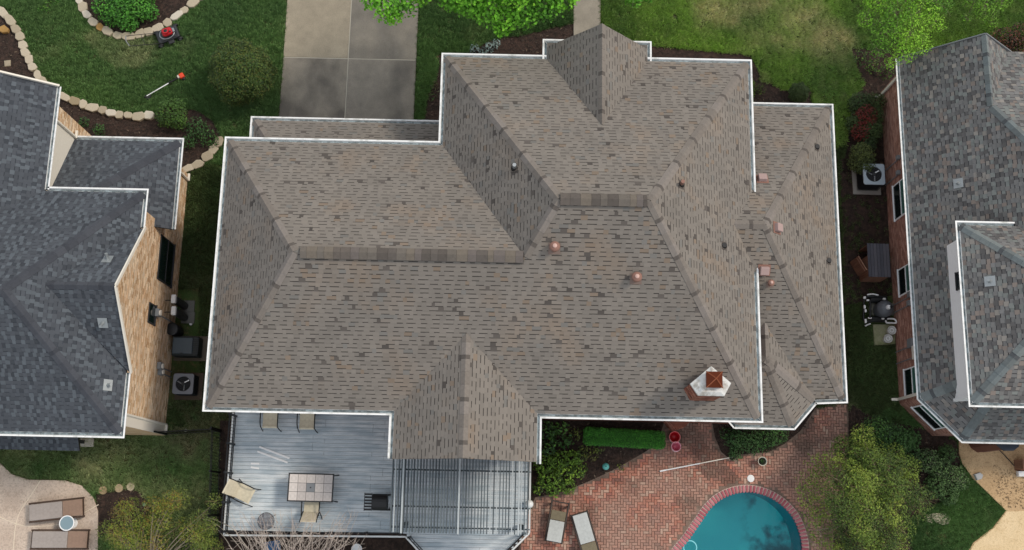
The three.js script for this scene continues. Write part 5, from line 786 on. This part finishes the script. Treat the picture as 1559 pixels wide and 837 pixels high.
tree('lawn_tree', 'wispy lime tree on the lawn behind the grey roof', [1500, -70], 2.2, [[1482, -4, 4.4, 0.5], [1500, 14, 4.4, 0.5], [1510, 34, 4.1, 0.28], [1472, 28, 4.1, 0.24], [1526, 2, 4.3, 0.4], [1505, -40, 4.8, 0.9]], { n: 42, size: 0.085, cols: pal(0x6a9a28, 0x78a92c, 0x5c8a24, 0x8ab83a), seed: 4, slim: 0.5, twigs: 8, r: 0.09, twigM: paleBark });
{ // the leafy tree by the pool
  const r = rng(90), L = [], c0 = [1310, 762]; for (let i = 0; i < 95; i++) { const a = i * 2.39996, d = Math.sqrt(i / 95); L.push([c0[0] + Math.cos(a) * 90 * d * (0.9 + 0.2 * r()), c0[1] + Math.sin(a) * 92 * d * (0.9 + 0.2 * r()), 3.2 - 1.6 * d * d + (r() - 0.5) * 1.3, 0.26 + 0.3 * r(), Math.cos(a) < -0.45 && d > 0.5 ? 0.22 : 0.35 + 0.75 * r()]); }
  tree('garden_tree', 'spreading yellow green tree between the pool and the tan patio', [1322, 775], 0.7, L, { n: 95, size: 0.075, cols: pal(0x3a501e, 0x4a6124, 0x5e782a, 0x728a32, 0x869b3a, 0x9cac48), seed: 5, slim: 0.5, twigs: 7, r: 0.13, twigM: tanTwig, bark: paleBark });
}
{ // sparse shrub tree at the pebble patio
  const r = rng(95), L = []; for (let i = 0; i < 40; i++) L.push([160 + r() * 170, 772 + r() * 85 - (i % 4 === 0 ? 18 : 0), 0.7 + r() * 1.4, 0.25 + r() * 0.3, 0.35 + 0.6 * r()]);
  tree('garden_tree', 'twiggy olive green tree beside the pebble patio', [235, 868], 0.4, L, { n: 60, size: 0.065, cols: pal(0x55692a, 0x67792e, 0x7c8c36, 0x8a9838, 0x87772f), seed: 6, slim: 0.5, twigs: 7, r: 0.09, twigM: tanTwig, bark: paleBark });
}
{ // leafless twiggy shrub by the deck
  const t = thing('bare_shrub', 'leafless pinkish grey shrub arching over the deck railing', 'shrub'), r = rng(97), base = G(450, 915), st = [], fine = [];
  for (let i = 0; i < 100; i++) { const e = G(345 + r() * 215, 768 + r() * 62 + Math.abs(i % 5 - 2) * 4, 2.3 + r() * 0.9), b = base.clone().add(V((r() - 0.5) * 2.4, 0, (r() - 0.5) * 0.5)), m = b.clone().lerp(e, 0.55).add(V((r() - 0.5) * 0.4, 0.75, (r() - 0.5) * 0.2)); st.push(limb([b, m, e], 0.014, 0.005, 6, 4)); for (let k = 0; k < 4; k++) { const s = m.clone().lerp(e, 0.3 + 0.6 * r()), q = s.clone().add(V((r() - 0.5) * 0.7, (r() - 0.3) * 0.3, (r() - 0.6) * 0.7)); fine.push(limb([s, s.clone().lerp(q, 0.5).add(V(0, 0.05, 0)), q], 0.007, 0.003, 3, 3)); } }
  add('stems', st, mat(0xc0b3a8, 0.95), t); add('fine_twigs', fine, mat(0xc6baaf, 0.95), t);
  const arch = [[[378, 850], [350, 815], [325, 795], [308, 789]], [[385, 850], [356, 806], [330, 792], [315, 787]], [[360, 850], [345, 822], [332, 806], [326, 797]]].map((l, i) => limb(l.map(([x, y], k) => G(x, y, [0.3, 1.4, 1.7, 1.5][k] + i * 0.1)), 0.022, 0.007, 12, 5)); add('arching_stems', arch, mat(0xa39a8b, 0.95), t);
}
function shrub(name, label, clumps, o, group) { const t = thing(name, label, 'shrub', [0, 0, 0], 0, group), r = rng(o.seed + 900), st = []; for (const [c, k] of clumps) for (let i = 0; i < 3; i++) { const b = V(c.x + (r() - 0.5) * 0.2, 0, c.z + (r() - 0.5) * 0.2); st.push(limb([b, b.clone().lerp(c, 0.5), c.clone().add(V((r() - 0.5) * k, k * 0.3, (r() - 0.5) * k))], 0.014, 0.005, 4, 5)); } add('stems', st, bark, t); foliage('leaves', t, clumps, o); return t; }
const cl = (px, py, h, rx, ry, rz, d) => [G(px, py, h), rx, ry ?? rx, rz ?? rx, d ?? 1];
shrub('round_shrub', 'large round clipped shrub on the lawn left of the driveway', [cl(367, 108, 1.15, 1.28, 1.15, 1.28), cl(355, 95, 1.5, 0.8, 0.8, 0.8, 0.6), cl(382, 120, 1.4, 0.8, 0.8, 0.8, 0.6)], { n: 420, size: 0.08, cols: pal(0x2d4519, 0x39551c, 0x466221, 0x546a26, 0x5f682a), even: true, seed: 11, shell: 0.75 });
shrub('leafy_shrub', 'bright green leafy shrub inside the stone edged round bed', [cl(160, 10, 0.5, 0.6), cl(185, 18, 0.5, 0.65), cl(212, 12, 0.5, 0.6), cl(195, 32, 0.4, 0.5), cl(170, 28, 0.35, 0.4), cl(228, 18, 0.4, 0.4), cl(180, -12, 0.6, 0.7), cl(215, -15, 0.6, 0.7)], { n: 95, size: 0.11, cols: pal(0x3d7a22, 0x4c8e2a, 0x2f641b, 0x5ba034), seed: 12 });
shrub('corner_shrub', 'rounded olive shrub at the end of the curved stone edging', [cl(262, 170, 0.55, 0.62), cl(250, 180, 0.4, 0.4), cl(272, 185, 0.4, 0.4)], { n: 85, size: 0.1, cols: pal(0x3f6222, 0x4f7428, 0x2f4d1b, 0x5f8030), seed: 13 });
shrub('dark_shrub', 'low dark green shrubs by the corner of the blue roof', [cl(300, 195, 0.3, 0.5), cl(318, 210, 0.3, 0.45), cl(287, 215, 0.25, 0.35), cl(150, 198, 0.2, 0.3), cl(128, 186, 0.15, 0.25)], { n: 60, size: 0.1, cols: deep, seed: 14 });
shrub('lawn_weed', 'small pale green plants between the two stone edgings', [cl(72, 8, 0.1, 0.25, 0.12), cl(85, 2, 0.1, 0.2, 0.1), cl(62, 14, 0.1, 0.15, 0.08)], { n: 50, size: 0.09, cols: mid, seed: 15 });
shrub('silver_plant', 'silvery blue leafed plants in the front bed', [cl(722, 74, 0.2, 0.22), cl(745, 72, 0.25, 0.26), cl(755, 66, 0.25, 0.22), cl(735, 78, 0.15, 0.2)], { n: 50, size: 0.1, cols: pal(0x7f9490, 0x93a8a4, 0x6c827c), seed: 16 });
shrub('strappy_plant', 'strap leaved plant where driveway meets the tall wing', [cl(662, 130, 0.25, 0.3), cl(658, 148, 0.2, 0.28)], { n: 40, size: 0.2, cols: pal(0x3c5a2a, 0x4f6b33, 0x6a6c48), seed: 17, slim: 0.15 });
shrub('box_ball', 'small round clipped ball shrub behind the lower roof', [cl(1216, 141, 0.45, 0.42)], { n: 400, size: 0.05, cols: pal(0x3a4f22, 0x47592a, 0x2c3f1b, 0x5b5a30), seed: 18, shell: 0.75 });
shrub('box_ball', 'pale tufted plant beside the small clipped ball', [cl(1156, 134, 0.3, 0.3)], { n: 60, size: 0.12, cols: olive, seed: 19, slim: 0.2 });
shrub('bed_shrub', 'green shrubs under the yellow green tree by the grey roof', [cl(1312, 88, 0.35, 0.4, 0.3, 0.4, 0.6), cl(1330, 100, 0.35, 0.4, 0.3, 0.4, 0.6), cl(1350, 108, 0.4, 0.4, 0.3, 0.4, 0.4)], { n: 60, size: 0.09, cols: pal(0x3f6a24, 0x527c2a, 0x33541f, 0x6f8f3c), seed: 20 });
const redPal = pal(0x4a2a1c, 0x6a231c, 0x7e2a22, 0x3a3a1e, 0x8a3228);
shrub('red_shrub', 'red and green leaved shrub beside the red brick wall', [cl(1308, 158, 0.7, 0.5), [...cl(1318, 178, 0.85, 0.5, 0.5, 0.5, 0.6), redPal], cl(1304, 188, 0.6, 0.45), cl(1326, 198, 0.7, 0.5), [...cl(1311, 200, 0.8, 0.42, 0.4, 0.42, 0.6), redPal], cl(1332, 156, 0.6, 0.45), cl(1320, 218, 0.6, 0.4), cl(1330, 178, 0.6, 0.45)], { n: 190, size: 0.08, cols: pal(0x2e401f, 0x394f22, 0x465a29, 0x524a2b), seed: 21 });
shrub('green_shrub', 'dull green shrub hanging over the pale topped air conditioner', [cl(1312, 235, 0.8, 0.5), cl(1318, 252, 0.8, 0.4), cl(1305, 248, 0.6, 0.42)], { n: 170, size: 0.07, cols: pal(0x3f4d22, 0x4c5b28, 0x34401c, 0x5d6a31), seed: 22 });
shrub('red_tip_shrub', 'reddish shrub in front of the grey roofed gable', [cl(1525, 62, 0.8, 0.6), cl(1545, 72, 0.8, 0.6), cl(1553, 55, 0.8, 0.6), cl(1538, 88, 0.6, 0.45)], { n: 80, size: 0.09, cols: pal(0x3a2a1c, 0x6a3f30, 0x2f3a1c, 0x8a5a44, 0x2a301a), seed: 23 });
{ // clipped hedge: box-shaped leaf mass
  const t = thing('clipped_hedge', 'long box clipped hedge under the rear eave', 'hedge'), r = rng(24), a = G(890, 650, 0.75), b = G(1013, 677, 0.75), C = []; for (let i = 0; i < 26; i++) for (let j = 0; j < 5; j++) for (const y of [0.3, 0.62]) C.push([V(lerp(a.x + 0.12, b.x - 0.12, i / 25), y, lerp(a.z + 0.12, b.z - 0.1, j / 4) + i * 0.004), 0.17, 0.15, 0.17, 1.1]);
  add('stems', Array.from({ length: 14 }, (_, i) => cyl(0.015, 0.02, 0.5, lerp(a.x + 0.1, b.x - 0.1, i / 13), 0.25, (a.z + b.z) / 2, 6)), bark, t); foliage('leaves', t, C, { n: 55, size: 0.05, cols: pal(0x357a1e, 0x428f26, 0x2c661a, 0x50a030), seed: 24, shell: 0.6, up: 0.8 });
}
shrub('glossy_shrub', 'glossy green shrub against the pergola end of the hedge', [cl(832, 655, 0.7, 0.4), cl(845, 665, 0.6, 0.35), cl(834, 680, 0.6, 0.42), cl(855, 650, 0.6, 0.3), cl(862, 672, 0.4, 0.3)], { n: 55, size: 0.14, cols: pal(0x335c22, 0x47752c, 0x26481a, 0x5b8a38), seed: 25, slim: 0.6 });
shrub('yellow_shrub', 'yellow green flowering shrub beside the pergola', [cl(828, 705, 0.5, 0.45), cl(850, 700, 0.55, 0.45), cl(872, 698, 0.5, 0.4), cl(835, 728, 0.5, 0.45), cl(858, 722, 0.5, 0.48), cl(880, 715, 0.45, 0.38), cl(842, 745, 0.35, 0.35), cl(865, 740, 0.35, 0.35), cl(820, 742, 0.35, 0.3)], { n: 70, size: 0.11, cols: pal(0x577a24, 0x6d942b, 0x47681f, 0x84a636, 0x3a571c), seed: 26 });
shrub('low_shrub', 'sparse olive shrub between the hedge and yellow shrub', [cl(900, 690, 0.25, 0.35, 0.25, 0.35, 0.6), cl(885, 690, 0.3, 0.35, 0.25, 0.35, 0.6), cl(912, 682, 0.2, 0.3, 0.2, 0.3, 0.5), cl(875, 660, 0.3, 0.3, 0.3, 0.3, 0.5), cl(945, 712, 0.08, 0.25, 0.1, 0.2, 0.4)], { n: 50, size: 0.09, cols: olive, seed: 27 });
shrub('shade_shrub', 'dark glossy shrub in the bed below the bay', [cl(1120, 668, 0.4, 0.45), cl(1142, 672, 0.45, 0.5), cl(1165, 668, 0.45, 0.5), cl(1185, 662, 0.4, 0.4), cl(1120, 690, 0.3, 0.3), cl(1105, 660, 0.25, 0.3, 0.25, 0.3, 0.5)], { n: 100, size: 0.09, cols: deep, seed: 28 });
shrub('lawn_shrub', 'mounded dark green shrub between garden tree and brick wall', [cl(1335, 660, 0.8, 0.7), cl(1360, 672, 0.8, 0.7), cl(1340, 690, 0.8, 0.7), cl(1318, 675, 0.6, 0.55), cl(1378, 690, 0.6, 0.55), cl(1385, 668, 0.5, 0.45)], { n: 120, size: 0.085, cols: pal(0x355a24, 0x41692b, 0x294a1c, 0x4f7831), seed: 29 });
shrub('lawn_shrub', 'loose grey green shrub beside the tan patio corner', [cl(1430, 710, 0.5, 0.5), cl(1450, 725, 0.5, 0.5), cl(1425, 740, 0.4, 0.5), cl(1445, 755, 0.35, 0.4), cl(1442, 690, 0.4, 0.4), cl(1412, 700, 0.5, 0.5), cl(1465, 735, 0.25, 0.3)], { n: 110, size: 0.085, cols: pal(0x3a5a28, 0x4a6a34, 0x2f4c20, 0x62804a, 0x566043), seed: 30 });
shrub('pot_plant', 'small dark plant growing in the white rimmed pot', [cl(1160.5, 702, 0.36, 0.1, 0.06)], { n: 90, size: 0.05, cols: deep, seed: 33 });
// ---------- grass ----------
{
  const r = rng(123), blades = new Tri(), rr = rng(4);
  for (let i = 0; i < 9; i++) { const a = rr() * 6.283, d = 0.012 + rr() * 0.03, h = 0.035 + rr() * 0.035, l = 0.03 + rr() * 0.045, w = 0.006; const c = Math.cos(a), s = Math.sin(a); blades.poly([V(c * d - s * w, 0, s * d + c * w), V(c * d + s * w, 0, s * d - c * w), V(c * (d + l * 0.5) + s * w * 0.8, h, s * (d + l * 0.5) - c * w * 0.8), V(c * (d + l), h * 1.05, s * (d + l))], [1, 1, 1]); }
  const bg = blades.geo(); bg.deleteAttribute('color');
  const rect = (a, b, c, d) => [V(a, 0, c), V(b, 0, c), V(b, 0, d), V(a, 0, d)];
  const solid = [rect(drive.x0 - 0.03, drive.x1 + 0.03, -40, -13), patch.walk, patch.frontBed, patch.stripBed, patch.leftBed, patch.roundBed, patch.rightBed, patch.boxBed, patch.hedgeBed, patch.bayBed, patch.patio, patch.poolPatio, patch.discBed, patch.tanPatio, patch.treeBed,
    rect(-9.3, 7.96, -15.15, -3.3), rect(7.9, 11.5, -14.5, -3.4), rect(-24, -12.63, -12.67, -2.5), rect(-24, -15.98, -13.67, -9), [V(14.87, 0, -16.75), V(14.87, 0, -4.25), V(16.05, 0, -3.07), V(26, 0, -3.07), V(26, 0, -16.75)], patch.deckSoil, pixels([[1322, 448], [1365, 448], [1362, 526], [1328, 526]]), pixels([[1301, 246], [1350, 246], [1350, 300], [1301, 300]]), pixels([[256, 440], [305, 440], [305, 610], [252, 610]])];
  const boxes = solid.map((P) => new THREE.Box3().setFromPoints(P)), out = [];
  const dry = G(1150, 10), dry2 = G(1190, 35), dry3 = G(185, 62), soil = patch.sideSoil;
  for (let i = 0; i < 900000; i++) {
    const x = lerp(-22.5, 22.5, r()), z = lerp(-25, 6, r()), q = r();
    if (solid.some((P, k) => x > boxes[k].min.x && x < boxes[k].max.x && z > boxes[k].min.z && z < boxes[k].max.z && inPoly(x, z, P))) continue;
    const n = fbm(x * 0.6 + 5, z * 0.6, 4), n2 = fbm(x * 2.3, z * 2.3 + 8, 3); let den = 0.75 + n2 * 1.2, tan = clamp(n * 1.2 - 0.22) * 0.5;
    if (inPoly(x, z, soil)) den = 0.04 + n2 * 0.3;
    const side = x > 11.5 && x < 14.9 && z > -14 + n * 4 && z < -3.6 + n * 5, sideL = x > -12.7 && x < -9.3 && z > -13 + n && z < -2.6 + n * 4; if (sideL) den *= 0.75; if (x > -11 && x < -9.3 && z > -12) den *= 0.35;
    if (x < -9.9 && z > -3.4 + n * 4) { den *= 0.8; tan += 0.25 + n * 0.9; }
    const dd = Math.min(Math.hypot(x - dry.x, (z - dry.z) * 1.6), Math.hypot(x - dry2.x, z - dry2.z)); if (x > 5 && z < -15) tan += clamp(1.15 - dd / 2.4 + n * 1.6) * 0.95 + clamp(n2) * 0.5; if (Math.hypot(x - dry3.x, z - dry3.z) < 1 + n) tan += 0.22;
    if (q > den) continue; out.push([x, z, clamp(tan), x > 3 && z < -14 + n * 3 ? 1 : side || sideL ? -1 : 0]);
  }
  const im = new THREE.InstancedMesh(bg, mat(0xffffff, 0.85), out.length), m = new THREE.Matrix4(), qn = new THREE.Quaternion(), e = new THREE.Euler(), c = new THREE.Color();
  const ga = lin(0x587b48), gb = lin(0x729755), gc = lin(0xa2c45e), td = lin(0xdfd5aa), mo = lin(0x4a4a2c);
  out.forEach(([x, z, t, bright], i) => { e.set((r() - 0.5) * 0.3, r() * 6.283, (r() - 0.5) * 0.3); const s = 0.8 + r() * 0.7; m.compose(V(x, 0, z), qn.setFromEuler(e), V(s, s * (0.8 + 0.5 * r()), s)); im.setMatrixAt(i, m); const n = clamp(0.5 + 1.7 * fbm(x * 0.35, z * 0.35 + 20, 3)); let k = mix3(ga, bright > 0 ? gc : gb, clamp(n * 0.7 + r() * 0.4 + (bright > 0 ? 0.15 : 0))); if (bright < 0) k = mix3(k, mo, 0.35 + 0.45 * r()); k = mix3(k, td, t * (0.5 + 0.5 * r())); k = mul3(k, 0.8 + 0.45 * r()); c.setRGB(...k); im.setColorAt(i, c); });
  im.name = 'lawn_grass'; stuff(im); tag(im, 'short mown lawn grass with dry straw coloured patches', 'grass'); im.castShadow = im.receiveShadow = true; scene.add(im); console.log('grass', out.length);
}
renderer.render(scene, camera);
